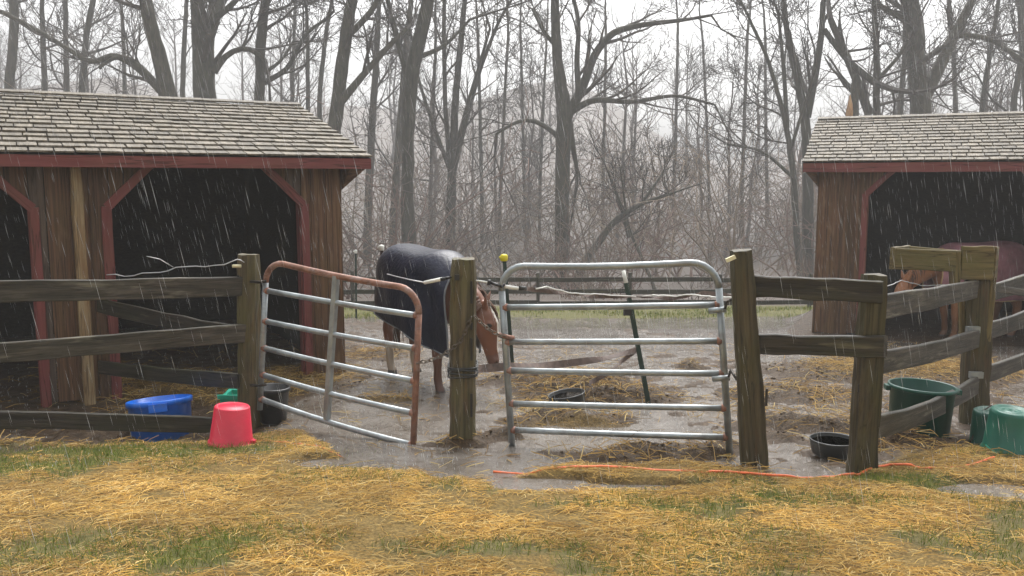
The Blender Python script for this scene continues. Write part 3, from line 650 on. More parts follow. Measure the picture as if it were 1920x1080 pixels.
# chain that fastens the gates to the lone post
def chain(name, pts, label, lr=0.016, wr=0.0042):
    root = empty(name, pts[0], label, 'chain'); P_ = [Vector(p) for p in pts]
    seg = [(a, c, (c - a).length) for a, c in zip(P_[:-1], P_[1:])]; tot = sum(s[2] for s in seg); step = lr * 2.1; k = 0; d = 0
    lm = MB().tube([(math.cos(a) * lr * 1.45, math.sin(a) * lr * 0.8, 0) for a in np.linspace(0, 2*math.pi, 10, endpoint=False)], wr, 5, closed=True).mesh('link', True); lm.materials.append(M['chain'])
    while d < tot:
        q = d
        for a, c, l in seg:
            if q <= l: break
            q -= l
        p = a.lerp(c, min(q / l, 1)); B = frame(p, p + (c - a)) @ Matrix.Rotation(R(90) * (k % 2) + R(20), 4, 'X')
        link('chain_link', lm, None, root, B); d += step; k += 1
    return root
def catenary(a, c, sag, n=8):
    a, c = Vector(a), Vector(c); return [a.lerp(c, t) + Vector((0, 0, -4 * sag * t * (1 - t))) for t in np.linspace(0, 1, n)]
Yf = 6.05 - 0.115
chain('gate_chain', catenary(at(786, 680, 6.02), at(862, 642, Yf), 0.03, 5)[:-1] + catenary(at(862, 642, Yf), at(883, 596, Yf), 0.01, 4), 'rusty chain sagging from the rusty gate to the lone timber post')
chain('gate_chain', catenary(at(893, 596, Yf), at(945, 632, 5.93), 0.02, 6), 'short rusty chain from the lone timber post to the grey galvanised gate')
ro = empty('rope', at(868, 690, 6.05), 'dark rope wound round the lone timber post in several turns', 'rope')
for k in range(5):
    z = at(868, 683 + k * 4.2, 6.05).z; c = at(868, 690, 6.05); w = 0.104; rp_ = []
    for a in np.linspace(0, 2*math.pi, 28, endpoint=False):
        cc, ss = math.cos(a), math.sin(a); q = min(1 / max(abs(cc), abs(ss)), 1.24)
        rp_.append((c.x + cc*q*w, c.y + ss*q*w, z + 0.010 * math.sin(a * 1 + k * 1.7)))
    MB().tube(rp_, 0.0065, 5, closed=True).build('rope_turn', M['rubber'], ro, smooth=True)

# ------------------------------------------------------------------ stakes, wires, tapes
def stake(name, top, base, Y, r, mat, label, cap=None, cat='stake', cap_r=0.024):
    a = at(base[0], base[1], Y); c = at(top[0], top[1], Y); d = (c - a).normalized(); root = empty(name, a, label, cat)
    m = MB(); B = frame(a - d * 0.3, c, (1, 0, 0)); L = (c - a).length + 0.3
    m.box((0, -r * 0.25, -r), (L, r * 0.25, r)); m.box((0, -r * 1.0, -r * 0.25), (L, -r * 0.26, r * 0.25)); m.build('shaft', mat, root, B)
    if cap:
        MB().lathe([(cap_r*0.75, -0.055), (cap_r, -0.045), (cap_r, 0.0), (cap_r*0.8, 0.016), (0.001, 0.024)], 14, Matrix.Translation(c)).build('cap', cap, root, smooth=True)
        MB().tube([c + Vector((0, 0, -0.012)), c + Vector((-0.05, -0.02, -0.014))], 0.012, 8).build('wire_clip', cap, root, smooth=True)
    return root
stake('fence_stake', (715, 462), (729, 636), 11.5, 0.022, M['brown_steel'], 'brown steel stake with a cream cap behind the horse in the navy blanket', M['white_plastic'], cap_r=0.040)
stake('fence_stake', (945, 480), (961, 685), 9.2, 0.020, M['green_steel'], 'dark green steel stake with a bright yellow cap behind the grey gate', M['yellow_plastic'], cap_r=0.042)
s3 = stake('fence_stake', (1174, 530), (1217, 762), 7.6, 0.022, M['green_steel'], 'dark green steel stake with a white tip, leaning beside the muck heap')
tt, bb = at(1174, 530, 7.6), at(1169, 508, 7.6)
MB().tube([tt, bb], [0.019, 0.017], 8).build('white_tip', M['white_plastic'], s3, smooth=True)
MB().box((-0.05, -0.05, -0.035), (0.015, 0.0, 0.035)).build('wire_clip', M['black_plastic'], s3, Matrix.Translation(at(1179, 583, 7.58)))
stake('fence_stake', (667, 470), (668, 590), 17.5, 0.018, M['green_steel'], 'thin dark stake with a small white tip just past the shed corner', M['white_plastic'], cap_r=0.03)
def wire(name, pts, r, mat, label, cat='wire', wob=0.0, seed=0, sides=6, group=None):
    rg_ = random.Random(seed); P_ = [Vector(p) for p in pts]; Q = []
    for a, c in zip(P_[:-1], P_[1:]):
        n = max(2, int((c - a).length / 0.07))
        for k in range(n): Q.append(a.lerp(c, k / n) + Vector((0, 0, rg_.uniform(-wob, wob))))
    Q.append(P_[-1]); o = MB().tube(Q, r, sides).build(name, mat, None, smooth=True)
    return tag(o, label, cat, group)
wire('loose_wire', [at(200, 518, 6.75), at(300, 512, 6.7), at(330, 502, 6.7), at(420, 496, 6.75), at(445, 489, 6.8), at(458, 492, 6.8)], 0.0045, M['wire'], 'thin crooked wire along the top board of the fence before the two-bay shed', wob=0.012, seed=2)
wire('loose_wire', [at(275, 481, 6.6), at(300, 486, 6.65), at(325, 501, 6.7)], 0.0035, M['wire'], 'short curved end of wire sticking up above the fence before the two-bay shed', wob=0.002)
wh = empty('electric_fence_spring', at(860, 522, 5.93), 'electric fence gate handle and spring hooked to the lone post across the navy blanket', 'fence spring')
MB().tube([at(846, 520, 5.95), at(832, 522, 5.93)], 0.010, 8).build('grip', M['black_plastic'], wh, smooth=True)
MB().tube([at(830, 520, 5.93), at(831, 526, 5.93)], 0.020, 10).build('guard', M['black_plastic'], wh, smooth=True)
MB().tube([at(829, 523, 5.93), at(796, 530, 6.0)], 0.013, 8).build('spring', M['white_plastic'], wh, smooth=True)
MB().tube([at(796, 530, 6.0), at(770, 525, 6.2), at(740, 518, 6.5), at(726, 514, 6.8)], 0.005, 5).build('wire_end', M['wire'], wh, smooth=True)
wh = empty('electric_fence_spring', at(915, 528, 5.9), 'black and white electric fence handle hung on the upright of the grey gate', 'fence spring')
MB().tube([at(893, 526, 5.95), at(914, 529, 5.9)], 0.006, 6).build('hook', M['white_plastic'], wh, smooth=True)
MB().tube([at(914, 529, 5.9), at(920, 530, 5.9)], 0.021, 10).build('guard', M['black_plastic'], wh, smooth=True)
MB().tube([at(920, 530, 5.9), at(940, 537, 5.88)], 0.011, 8).build('grip', M['black_plastic'], wh, smooth=True)
MB().tube([at(942, 535, 5.88), at(945, 537, 5.88)], 0.021, 10).build('guard', M['black_plastic'], wh, smooth=True)
MB().tube([at(946, 537, 5.88), at(972, 541, 5.9)], 0.013, 8).build('spring', M['white_plastic'], wh, smooth=True)
MB().tube([at(975, 540, 5.9), at(985, 541, 5.95)], 0.016, 8).build('end_knob', M['rubber'], wh, smooth=True)
def ribbon(name, pts, w, mat, label, tw=1.3, cat='fence tape'):
    P_ = [Vector(p) for p in pts]; Q = []
    for a, c in zip(P_[:-1], P_[1:]):
        for k in range(6): Q.append(a.lerp(c, k / 6))
    Q.append(P_[-1]); v = []; f = []
    for i, p in enumerate(Q):
        an = math.sin(i * 0.55) * tw + 0.8; d = Vector((0, math.cos(an) * w / 2, math.sin(an) * w / 2)); e = Vector((0, -math.sin(an), math.cos(an))) * 0.0015
        v += [p - d - e, p + d - e, p + d + e, p - d + e]
    for i in range(len(Q) - 1):
        for k in range(4): l = (k+1) % 4; f.append((i*4+k, i*4+l, i*4+4+l, i*4+4+k))
    f += [(3,2,1,0), tuple(len(v)-4+k for k in range(4))]
    return tag(MB().add(v, f).build(name, mat, None, smooth=False), label, cat)
ribbon('fence_tape', [at(985, 541, 5.95), at(1050, 549, 6.5), at(1110, 556, 7.0), at(1185, 556, 7.58), at(1260, 560, 7.0), at(1300, 552, 6.4), at(1320, 549, 6.2), at(1385, 556, 5.45)], 0.035, M['tape_brown'], 'twisted brown fence tape strung behind the grey gate past the leaning stake')
wire('white_wire', [at(1005, 541, 6.0), at(1025, 537, 6.1), at(1065, 549, 6.5), at(1140, 553, 7.2), at(1200, 557, 7.55), at(1225, 553, 7.2), at(1265, 556, 6.9), at(1297, 552, 6.4), at(1330, 556, 6.0), at(1385, 558, 5.45)], 0.0055, M['white_plastic'], 'loose white electric wire strung behind the grey gate', wob=0.004, seed=4)
ribbon('fence_tape', [at(897, 692, 5.98), at(960, 686, 6.3), at(1040, 684, 6.8), at(1130, 673, 7.3), at(1193, 657, 7.55)], 0.060, M['tape_brown'], 'dark brown fence tape from the rope-wound post to the leaning stake', tw=0.5)
ribbon('fence_tape', [at(1193, 657, 7.55), at(1165, 678, 7.5), at(1140, 700, 7.4), at(1105, 718, 7.4)], 0.045, M['tape_brown'], 'torn end of brown tape hanging from the leaning stake onto the muck heap', tw=0.6)
wire('wire_strand', [at(1655, 540, 5.2), at(1690, 526, 5.6), at(1730, 536, 6.0), at(1775, 534, 6.5), at(1828, 546, 6.6)], 0.003, M['wire'], 'thin wire strung from the leaning fence post to the trough corner', wob=0.003, seed=6)

# ------------------------------------------------------------------ buckets, tubs and pans
def bucket_prof(r0, r1, h, t=0.006, rim=0.012, rimh=0.03):
    return [(0.001, 0.012), (r0 - 0.012, 0.012), (r1 - t, h - 0.002), (r1 + rim*0.4, h), (r1 + rim, h - 0.006), (r1 + rim, h - rimh), (r1 + 0.001, h - rimh - 0.004), (r0 + 0.004, 0.008), (r0 - 0.006, 0.0), (0.001, 0.0)][::-1]
def seat(px, py, dy=0.0):
    p = gp(px, py); return Vector((p.x, p.y + dy, gh(p.x, p.y + dy)))
p = at(304, 800, 6.98); p.z = at(304, 752, 6.98).z - 0.345
T = Matrix.Translation(p) @ Matrix.Rotation(R(-5), 4, 'Y') @ Matrix.Rotation(R(-7), 4, 'X')
tb = empty('feed_tub', p, 'big blue plastic tub with side handles behind the bottom fence board', 'tub')
MB().lathe(bucket_prof(0.232, 0.247, 0.36, rim=0.016, rimh=0.045), 44).build('shell', M['blue_plastic'], tb, T, smooth=True)
for a in (-70, 110):
    q = Matrix.Rotation(R(a), 4, 'Z') @ Matrix.Translation((0.262, 0, 0.305)); MB().box((-0.02, -0.07, -0.032), (0.016, 0.07, 0.034)).build('handle', M['blue_plastic'], tb, T @ q)
p = seat(429, 846, 0.05); p.z -= 0.02
T = Matrix.Translation(p) @ Matrix.Rotation(R(4), 4, 'Y') @ Matrix.Rotation(R(180), 4, 'X') @ Matrix.Translation((0, 0, -0.295))
rb = empty('bucket', p, 'pink-red plastic bucket turned upside down in front of the fence', 'bucket')
sh = MB().lathe([(0.001, 0.0), (0.085, 0.0), (0.092, 0.006), (0.105, 0.004), (0.114, 0.0), (0.122, 0.010), (0.148, 0.245), (0.152, 0.25), (0.158, 0.252), (0.160, 0.29), (0.154, 0.295), (0.146, 0.292), (0.118, 0.02), (0.001, 0.02)], 44, sx=1.0, sy=0.92).build('shell', M['red_plastic'], rb, T, smooth=True)
MB().tube([T @ Vector((math.cos(a) * 0.166, math.sin(a) * 0.154, 0.270 + 0.012 * math.sin(a))) for a in np.linspace(-1.0, 2.4, 16)], 0.006, 6).build('bail', M['red_plastic'], rb, smooth=True)
MB().box((-0.018, -0.018, -0.03), (0.018, 0.012, 0.03)).build('ear', M['red_plastic'], rb, T @ Matrix.Translation((0.158, 0.02, 0.262)))
p = at(512, 790, 6.98); p.z = gh(p.x, p.y)
T = Matrix.Translation(p) @ Matrix.Rotation(R(2), 4, 'Y')
bb_ = empty('bucket', p, 'black plastic bucket with wire bail behind the gate hinge post', 'bucket')
MB().lathe(bucket_prof(0.105, 0.130, 0.30), 36).build('shell', M['black_plastic'], bb_, T, smooth=True)
MB().tube([T @ Vector((0.134 * math.cos(a), 0.134 * math.sin(a), 0.295 - 0.004)) for a in np.linspace(-2.2, 1.2, 18)], 0.004, 6).build('bail', M['wire'], bb_, smooth=True)
fd = empty('hook_feeder', at(462, 760, 7.15), 'small teal plastic hook-over feeder half hidden behind the gate hinge post', 'feeder')
p = at(462, 790, 7.2); W_ = 0.17
v = [(-W_, -0.10, 0), (W_, -0.10, 0), (W_, 0.10, 0), (-W_, 0.10, 0), (-W_-0.02, -0.13, 0.22), (W_+0.02, -0.13, 0.22), (W_+0.02, 0.12, 0.24), (-W_-0.02, 0.12, 0.24), (-W_+0.01, -0.115, 0.22), (W_-0.01, -0.115, 0.22), (W_-0.01, 0.10, 0.235), (-W_+0.01, 0.10, 0.235), (-W_+0.03, -0.08, 0.02), (W_-0.03, -0.08, 0.02), (W_-0.03, 0.08, 0.02), (-W_+0.03, 0.08, 0.02)]
f = [(3,2,1,0)] + [(k, (k+1) % 4, 4+(k+1) % 4, 4+k) for k in range(4)] + [(4+k, 4+(k+1) % 4, 8+(k+1) % 4, 8+k) for k in range(4)] + [(8+k, 8+(k+1) % 4, 12+(k+1) % 4, 12+k) for k in range(4)] + [(12,13,14,15)]
pt_ = at(462, 735, 7.2); pt_.z -= 0.24; MB().add(v, f).build('tray', M['teal_plastic'], fd, Matrix.Translation(pt_))
MB().box((-W_ - 0.03, -0.155, 0.215), (W_ + 0.03, -0.132, 0.25)).build('hook_lip', M['teal_plastic'], fd, Matrix.Translation(pt_))
# green muck tub, the two green buckets on the right
p = gp(1722, 828); p.y += 0.15; p.z = at(1722, 826, p.y - 0.18).z - 0.03; p.x = at(1722, 800, p.y).x
T = Matrix.Translation(p) @ Matrix.Rotation(R(2), 4, 'Y')
mt = empty('muck_tub', p, 'dark green open plastic muck tub behind the sagging fence board', 'tub')
MB().lathe([(0.001, 0.015), (0.203, 0.015), (0.224, 0.40), (0.232, 0.408), (0.243, 0.404), (0.245, 0.385), (0.236, 0.378), (0.225, 0.374), (0.209, 0.006), (0.201, 0.0), (0.001, 0.0)][::-1], 48).build('shell', M['dark_green_plastic'], mt, T, smooth=True)
for a in (170, -10):
    MB().box((-0.012, -0.04, -0.02), (0.022, 0.04, 0.016)).build('handle', M['dark_green_plastic'], mt, T @ Matrix.Rotation(R(a), 4, 'Z') @ Matrix.Translation((0.245, 0, 0.375)))
def up_bucket(px, py, Y, h, r0, r1, mat, label, tilt=(0, 0), bail=True, zoff=0.0):
    p = at(px, py, Y); p.z = gh(p.x, p.y) - 0.01 + zoff; rt = empty('bucket', p, label, 'bucket')
    T = Matrix.Translation(p) @ Matrix.Rotation(R(tilt[0]), 4, 'X') @ Matrix.Rotation(R(tilt[1]), 4, 'Y')
    MB().lathe([(r1 - 0.008, 0.004), (r1 + 0.008, 0.0), (r1 + 0.012, 0.02), (r1 + 0.008, 0.034), (r1, 0.038), (r0 + 0.006, h - 0.03), (r0, h - 0.008), (r0 - 0.012, h), (r0 - 0.03, h - 0.002), (r0 - 0.038, h - 0.012), (r0 * 0.45, h - 0.010), (r0 * 0.40, h - 0.004), (r0 * 0.16, h - 0.006), (r0 * 0.14, h - 0.012), (0.001, h - 0.012)], 44).build('shell', mat, rt, T, smooth=True)
    if bail: MB().tube([T @ Vector((math.cos(a) * (r1 + 0.012) , math.sin(a) * (r1 + 0.012), 0.075 - 0.055 * math.sin(-a))) for a in np.linspace(-3.0, -0.1, 20)], 0.005, 6).build('bail', M['teal_plastic'], rt, smooth=True)
    return rt
up_bucket(1885, 855, 5.72, 0.32, 0.128, 0.150, M['green_plastic'], 'round green bucket turned upside down with its bail at the rim', (4, 2), zoff=-0.02)
rt = up_bucket(1855, 850, 5.98, 0.30, 0.115, 0.135, M['dark_green_plastic'], 'darker green upturned bucket tucked behind the round green one', (1, -2), bail=False)
q = at(1843, 770, 6.0); MB().tube([q + Vector((0.06, 0, 0.04)), q + Vector((0.0, 0, 0.0)), at(1832, 800, 5.98), at(1815, 838, 5.95)], 0.005, 6).build('bail', M['dark_metal'], rt, smooth=True)
def pan(px, py, Y, r, h, tilt, label):
    p = at(px, py, Y); rt = empty('feed_pan', p, label, 'feed pan')
    T = Matrix.Translation(p) @ Matrix.Rotation(R(tilt[0]), 4, 'X') @ Matrix.Rotation(R(tilt[1]), 4, 'Y')
    MB().lathe([(0.001, 0.018), (r*0.84, 0.018), (r*0.96, h - 0.004), (r*0.99, h + 0.004), (r*1.02, h), (r, h - 0.016), (r*0.90, 0.01), (r*0.86, 0.0), (0.001, 0.0)][::-1], 40).build('shell', M['rubber'], rt, T, smooth=True)
    MB().lathe([(r*0.94, h*0.78), (0.001, h*0.78)], 40).build('rain_water', wm, rt, T, smooth=True)
pan(1066, 764, 7.45, 0.165, 0.13, (0, -9), 'tilted black rubber feed pan against the muck heap')
pan(1562, 850, 5.62, 0.155, 0.10, (0, 0), 'round black rubber pan full of rain between the leaning posts')
# orange cord
ptsc = [gp(*q) for q in ((925, 886), (1000, 890), (1100, 892), (1200, 894), (1300, 898), (1390, 904), (1450, 907), (1540, 906), (1600, 900), (1640, 892), (1668, 888), (1720, 890), (1800, 885), (1850, 872), (1865, 868))]
rg = random.Random(11); Q = []
for a, c in zip(ptsc[:-1], ptsc[1:]):
    for k in range(8):
        p = a.lerp(c, k / 8); dip = -0.014 * (0.5 + 0.5 * math.sin(p.x * 7.0 + 1.0)) if (p.x < 1.2 or p.x > 2.5) else 0.006
        Q.append(Vector((p.x, p.y, max(gh(p.x, p.y), gz(p.x, p.y)) + 0.014 + dip)))
tag(MB().tube(Q, 0.0075, 7).build('extension_cord', M['orange'], None, smooth=True), 'orange cord lying along the straw in front of the gate', 'cord')
Q = [gp(470, 836) + Vector((0, 0, 0.035)), gp(540, 840) + Vector((0, 0, 0.03)), gp(600, 850) + Vector((0, 0, 0.02)), gp(650, 858) + Vector((0, 0, 0.0))]
for q in Q: q.z = gh(q.x, q.y) + 0.004
tag(MB().tube(Q, 0.006, 6).build('extension_cord', M['orange'], None, smooth=True), 'end of orange cord half buried in straw beside the red bucket', 'cord')
MB().tube([gp(1782, 848) + Vector((0, 0, 0.06)), gp(1810, 842) + Vector((0, 0, 0.07)), gp(1835, 838) + Vector((0, 0, 0.06))], [0.018, 0.014, 0.008], 6)
# ------------------------------------------------------------------ horses
def loft(m, C, A, Bv, sides=18):
    """rings at C with half-axes vectors A (sideways) and Bv (across)"""
    an = np.linspace(0, 2*np.pi, sides, endpoint=False); v = []
    for c, a, b_ in zip(C, A, Bv):
        for t_ in an: v.append(tuple(np.array(c) + np.array(a) * math.cos(t_) + np.array(b_) * math.sin(t_)))
    n = len(C); f = [(i*sides+k, i*sides+(k+1) % sides, (i+1)*sides+(k+1) % sides, (i+1)*sides+k) for i in range(n-1) for k in range(sides)]
    f += [tuple(range(sides))[::-1], tuple((n-1)*sides+k for k in range(sides))]
    # keep the faces pointing outward
    c0, c1 = np.array(C[0]), np.array(C[1]); nrm = np.cross(np.array(A[0]), np.array(Bv[0]))
    if np.dot(nrm, c1 - c0) < 0: f = [q[::-1] for q in f]
    m.add(v, f)
def chainloft(m, pts, rs, side=(0, 1, 0), sides=14):
    """pts along a limb, rs = (sideways, along-plane) radii"""
    P_ = np.array([tuple(p) for p in pts], float); T_ = np.gradient(P_, axis=0); T_ /= np.linalg.norm(T_, axis=1, keepdims=True); C = []; A = []; B_ = []
    for p, t_, (ra, rb_) in zip(P_, T_, rs):
        s = np.array(side, float); s = s - t_ * s.dot(t_); s /= np.linalg.norm(s); u = np.cross(t_, s); C.append(p); A.append(s * ra); B_.append(u * rb_)
    loft(m, C, A, B_, sides)
TRUNK = [(-0.82, 1.18, 0.05, 0.05), (-0.78, 1.17, 0.18, 0.15), (-0.66, 1.18, 0.28, 0.24), (-0.48, 1.18, 0.32, 0.285), (-0.25, 1.13, 0.335, 0.29), (0.0, 1.09, 0.345, 0.30), (0.22, 1.09, 0.36, 0.295), (0.38, 1.11, 0.375, 0.265), (0.52, 1.10, 0.34, 0.225), (0.64, 1.07, 0.24, 0.17), (0.70, 1.06, 0.12, 0.09)]
def make_horse(label, loc, yaw, coat, neck, head_dir, cloth, trim, hem, blaze, socks, scale=1.0, steps=((0, 0), (0, 0), (0, 0), (0, 0)), seed=0, group='horses in the paddock'):
    """local x forward, y to the horse's left; neck: centre line points, head_dir: direction of the face"""
    W = Matrix.Translation(loc) @ Matrix.Rotation(yaw, 4, 'Z') @ Matrix.Scale(scale, 4)
    root = empty('horse', loc, label, 'horse', group)
    m = MB(); loft(m, [(x, 0, z) for x, z, h, w in TRUNK], [(0, w, 0) for x, z, h, w in TRUNK], [(0, 0, h) for x, z, h, w in TRUNK], 22)
    # hind legs, then front legs
    for s, (dx, dy) in zip((1, -1), steps[:2]):
        y = 0.15 * s
        pts = [(-0.55, y*0.95, 1.20), (-0.56, y, 1.02), (-0.53, y, 0.86), (-0.58+dx*0.4, y, 0.70), (-0.70+dx*0.7, y+dy*.6, 0.54), (-0.70+dx*0.85, y+dy*.8, 0.47), (-0.675+dx, y+dy, 0.30), (-0.665+dx, y+dy, 0.17), (-0.645+dx, y+dy, 0.10), (-0.61+dx, y+dy, 0.055), (-0.60+dx, y+dy, 0.0)]
        rs = [(0.10, 0.19), (0.115, 0.20), (0.105, 0.165), (0.08, 0.10), (0.062, 0.080), (0.055, 0.069), (0.044, 0.051), (0.048, 0.054), (0.044, 0.050), (0.050, 0.058), (0.060, 0.072)]
        chainloft(m, pts, rs)
    for s, (dx, dy) in zip((1, -1), steps[2:]):
        y = 0.15 * s
        pts = [(0.42, y*0.9, 1.10), (0.44, y, 0.92), (0.42, y, 0.76), (0.42+dx*0.4, y+dy*.3, 0.60), (0.43+dx*0.6, y+dy*.5, 0.48), (0.43+dx*0.6, y+dy*.6, 0.44), (0.425+dx*0.8, y+dy*.8, 0.28), (0.42+dx*0.9, y+dy, 0.16), (0.435+dx, y+dy, 0.10), (0.465+dx, y+dy, 0.055), (0.475+dx, y+dy, 0.0)]
        rs = [(0.09, 0.15), (0.10, 0.15), (0.082, 0.105), (0.068, 0.084), (0.058, 0.065), (0.058, 0.064), (0.042, 0.047), (0.046, 0.051), (0.043, 0.048), (0.050, 0.056), (0.058, 0.068)]
        chainloft(m, pts, rs)
    nk = [Vector(p) for p in neck]; poll = nk[-1]
    chainloft(m, nk, [(0.17, 0.27), (0.135, 0.225), (0.105, 0.18), (0.085, 0.145), (0.075, 0.115)][:len(nk)], sides=16)
    hd = Vector(head_dir).normalized(); hs = Vector((0, 0, 1)).cross(hd) if abs(hd.z) < 0.85 else Vector((0, 1, 0))
    hs = Vector((-math.sin(math.atan2(hd.y, hd.x)), math.cos(math.atan2(hd.y, hd.x)), 0)); hf = hs.cross(hd)     # sideways, forehead-normal
    if hf.z < -0.2: hf = -hf
    if hf.dot(Vector((hd.x, hd.y, 0)).normalized()) < 0: hf = -hf
    H0 = poll - hd * 0.06
    hp = [H0, H0 + hd*0.10, H0 + hd*0.20 + hf*0.012, H0 + hd*0.32 + hf*0.008, H0 + hd*0.43 + hf*0.004, H0 + hd*0.53, H0 + hd*0.60, H0 + hd*0.635]
    chainloft(m, hp, [(0.065, 0.085), (0.095, 0.125), (0.102, 0.130), (0.083, 0.108), (0.064, 0.080), (0.058, 0.066), (0.055, 0.058), (0.030, 0.032)], tuple(hs), 16)
    for s in (1, -1):     # nostril wings, brow
        for q, rr in ((H0 + hd*0.565 + hs*0.040*s + hf*0.030, 0.026), (H0 + hd*0.195 + hs*0.078*s + hf*0.062, 0.034)):
            chainloft(m, [q - hd*0.03, q - hd*0.015, q + hd*0.015, q + hd*0.03], [(rr*0.5,)*2, (rr,)*2, (rr,)*2, (rr*0.5,)*2], tuple(hs), 8)
        e = H0 + hs*0.058*s + hf*0.05 + hd*0.02; ed = (-hd*0.75 + hs*0.35*s + hf*0.35).normalized()
        chainloft(m, [e, e + ed*0.05, e + ed*0.10, e + ed*0.145, e + ed*0.175], [(0.030, 0.028), (0.036, 0.024), (0.032, 0.018), (0.019, 0.012), (0.006, 0.006)], tuple(hs), 8)
    tmp = bpy.data.objects.new('tmp', m.mesh('tmp')); COL.objects.link(tmp)
    md = tmp.modifiers.new('r', 'REMESH'); md.mode = 'VOXEL'; md.voxel_size = 0.015
    sm = tmp.modifiers.new('s', 'SMOOTH'); sm.factor = 0.5; sm.iterations = 7
    dg = bpy.context.evaluated_depsgraph_get(); me = bpy.data.meshes.new_from_object(tmp.evaluated_get(dg)); td = tmp.data; bpy.data.objects.remove(tmp); bpy.data.meshes.remove(td)
    me.polygons.foreach_set('use_smooth', np.ones(len(me.polygons), bool))
    co = np.zeros(len(me.vertices) * 3, np.float32); me.vertices.foreach_get('co', co); co = co.reshape(-1, 3)
    coat = np.array(coat); n = fbm(co[:, 0] * 3 + co[:, 1], co[:, 2] * 3 + co[:, 1] * 2, 2.0, 4, seed)[:, None]
    colr = coat * (0.75 + 0.5 * n)
    white = np.array((0.36, 0.28, 0.20)); hoof = np.array((0.05, 0.04, 0.032)); low = sstep(0.55, 0.25, co[:, 2])[:, None] * (co[:, 0] < 0.75)[:, None]
    colr = colr * (1 - low * 0.45)
    rel = co - np.array(H0); al = rel @ np.array(hd); sd = rel @ np.array(hs); fn = rel @ np.array(hf)
    onhead = (al > 0.0) & (al < 0.68) & (np.abs(sd) < 0.16) & (np.abs(fn) < 0.2)
    if blaze:
        bw = 0.030 * (1 - sstep(0.10, 0.0, al)) * (1 - 0.3 * sstep(0.2, 0.45, al)) * sstep(0.52, 0.46, al)
        k = onhead & (fn > 0.02) & (np.abs(sd + 0.004) < bw); colr[k] = (0.75, 0.70, 0.62)
    k = onhead & (al > 0.50); colr[k] = colr[k] * 0.6 + np.array((0.03, 0.022, 0.02))
    for s in (1, -1):
        eye = np.array(H0 + hd*0.205 + hs*0.098*s + hf*0.058); k = np.linalg.norm((co - eye) * np.array((1, 1, 1)), axis=1) < 0.026; colr[k] = (0.006, 0.005, 0.004)
        nos = np.array(H0 + hd*0.590 + hs*0.046*s + hf*0.034); k = np.linalg.norm(co - nos, axis=1) < 0.017; colr[k] = (0.008, 0.006, 0.006)
    k = (co[:, 2] < 0.30 + 0.05 * n[:, 0]) & (co[:, 0] < 0) 
    if socks: colr[k] = white * (0.8 + 0.4 * n[k])
    k = (co[:, 2] < 0.06) & (co[:, 0] < 0.75); colr[k] = hoof
    ca = me.attributes.new('tint', 'FLOAT_COLOR', 'POINT'); ca.data.foreach_set('color', np.concatenate([colr, np.ones((len(colr), 1))], 1).astype(np.float32).ravel())
    link('body', me, M['horse'], root, W)
    # tail and mane
    rg = random.Random(seed); tl = MB()
    for k in range(46):
        a = rg.uniform(-1, 1) * 0.035; c = rg.uniform(-0.03, 0.03); sw = rg.uniform(-0.07, 0.07); L = rg.uniform(0.8, 1.05)
        tl.tube([(-0.79 + c*0.3, a*0.5, 1.28), (-0.88 + c, a, 1.16), (-0.90 + c*1.4, a*1.5 + sw*0.3, 1.28 - L*0.45), (-0.87 + c*1.8, a*1.8 + sw*0.8, 1.28 - L*0.8), (-0.85 + c*2, a*1.2 + sw, 1.28 - L)], [0.018, 0.016, 0.014, 0.010, 0.003], 5)
    tl.build('tail', M['mane'], root, W, smooth=True)
    mn = MB(); crest = [p + (Vector((0, 0, 1)) - (nk[min(i+1, len(nk)-1)] - nk[max(i-1, 0)]).normalized() * (nk[min(i+1, len(nk)-1)] - nk[max(i-1, 0)]).normalized().z).normalized() * r_ for i, (p, r_) in enumerate(zip(nk, (0.25, 0.215, 0.17, 0.135, 0.105)))]
    for k in range(130):
        t_ = rg.uniform(0.25, 1) * (len(crest) - 1); i = min(int(t_), len(crest) - 2); p = crest[i].lerp(crest[i+1], t_ - i); sd_ = rg.choice((-1, -1, -1, 1)); L = rg.uniform(0.10, 0.20)
        q0 = p + Vector((rg.uniform(-.02, .02), 0.02 * sd_, -0.02))
        mn.tube([q0, q0 + Vector((0.01, 0.05 * sd_, -0.01)), q0 + Vector((0.01, 0.105 * sd_, -L*0.5)), q0 + Vector((0.02, 0.115 * sd_, -L))], [0.006, 0.007, 0.006, 0.002], 4)
    mn.build('mane', M['mane'], root, W, smooth=True)
    # blanket: stations along the back, each from hem over the spine to hem
    st = [(-0.88, 1.30, 0.10), (-0.865, 1.37, 0.17), (-0.82, 1.435, 0.235), (-0.72, 1.49, 0.29), (-0.6, 1.525, 0.315), (-0.45, 1.53, 0.33), (-0.25, 1.515, 0.335), (-0.05, 1.50, 0.34), (0.15, 1.50, 0.34), (0.30, 1.512, 0.325), (0.42, 1.515, 0.305), (0.52, 1.48, 0.285), (0.62, 1.42, 0.265), (0.71, 1.37, 0.235), (0.76, 1.34, 0.215)]
    v = []; f = []; nu = 34
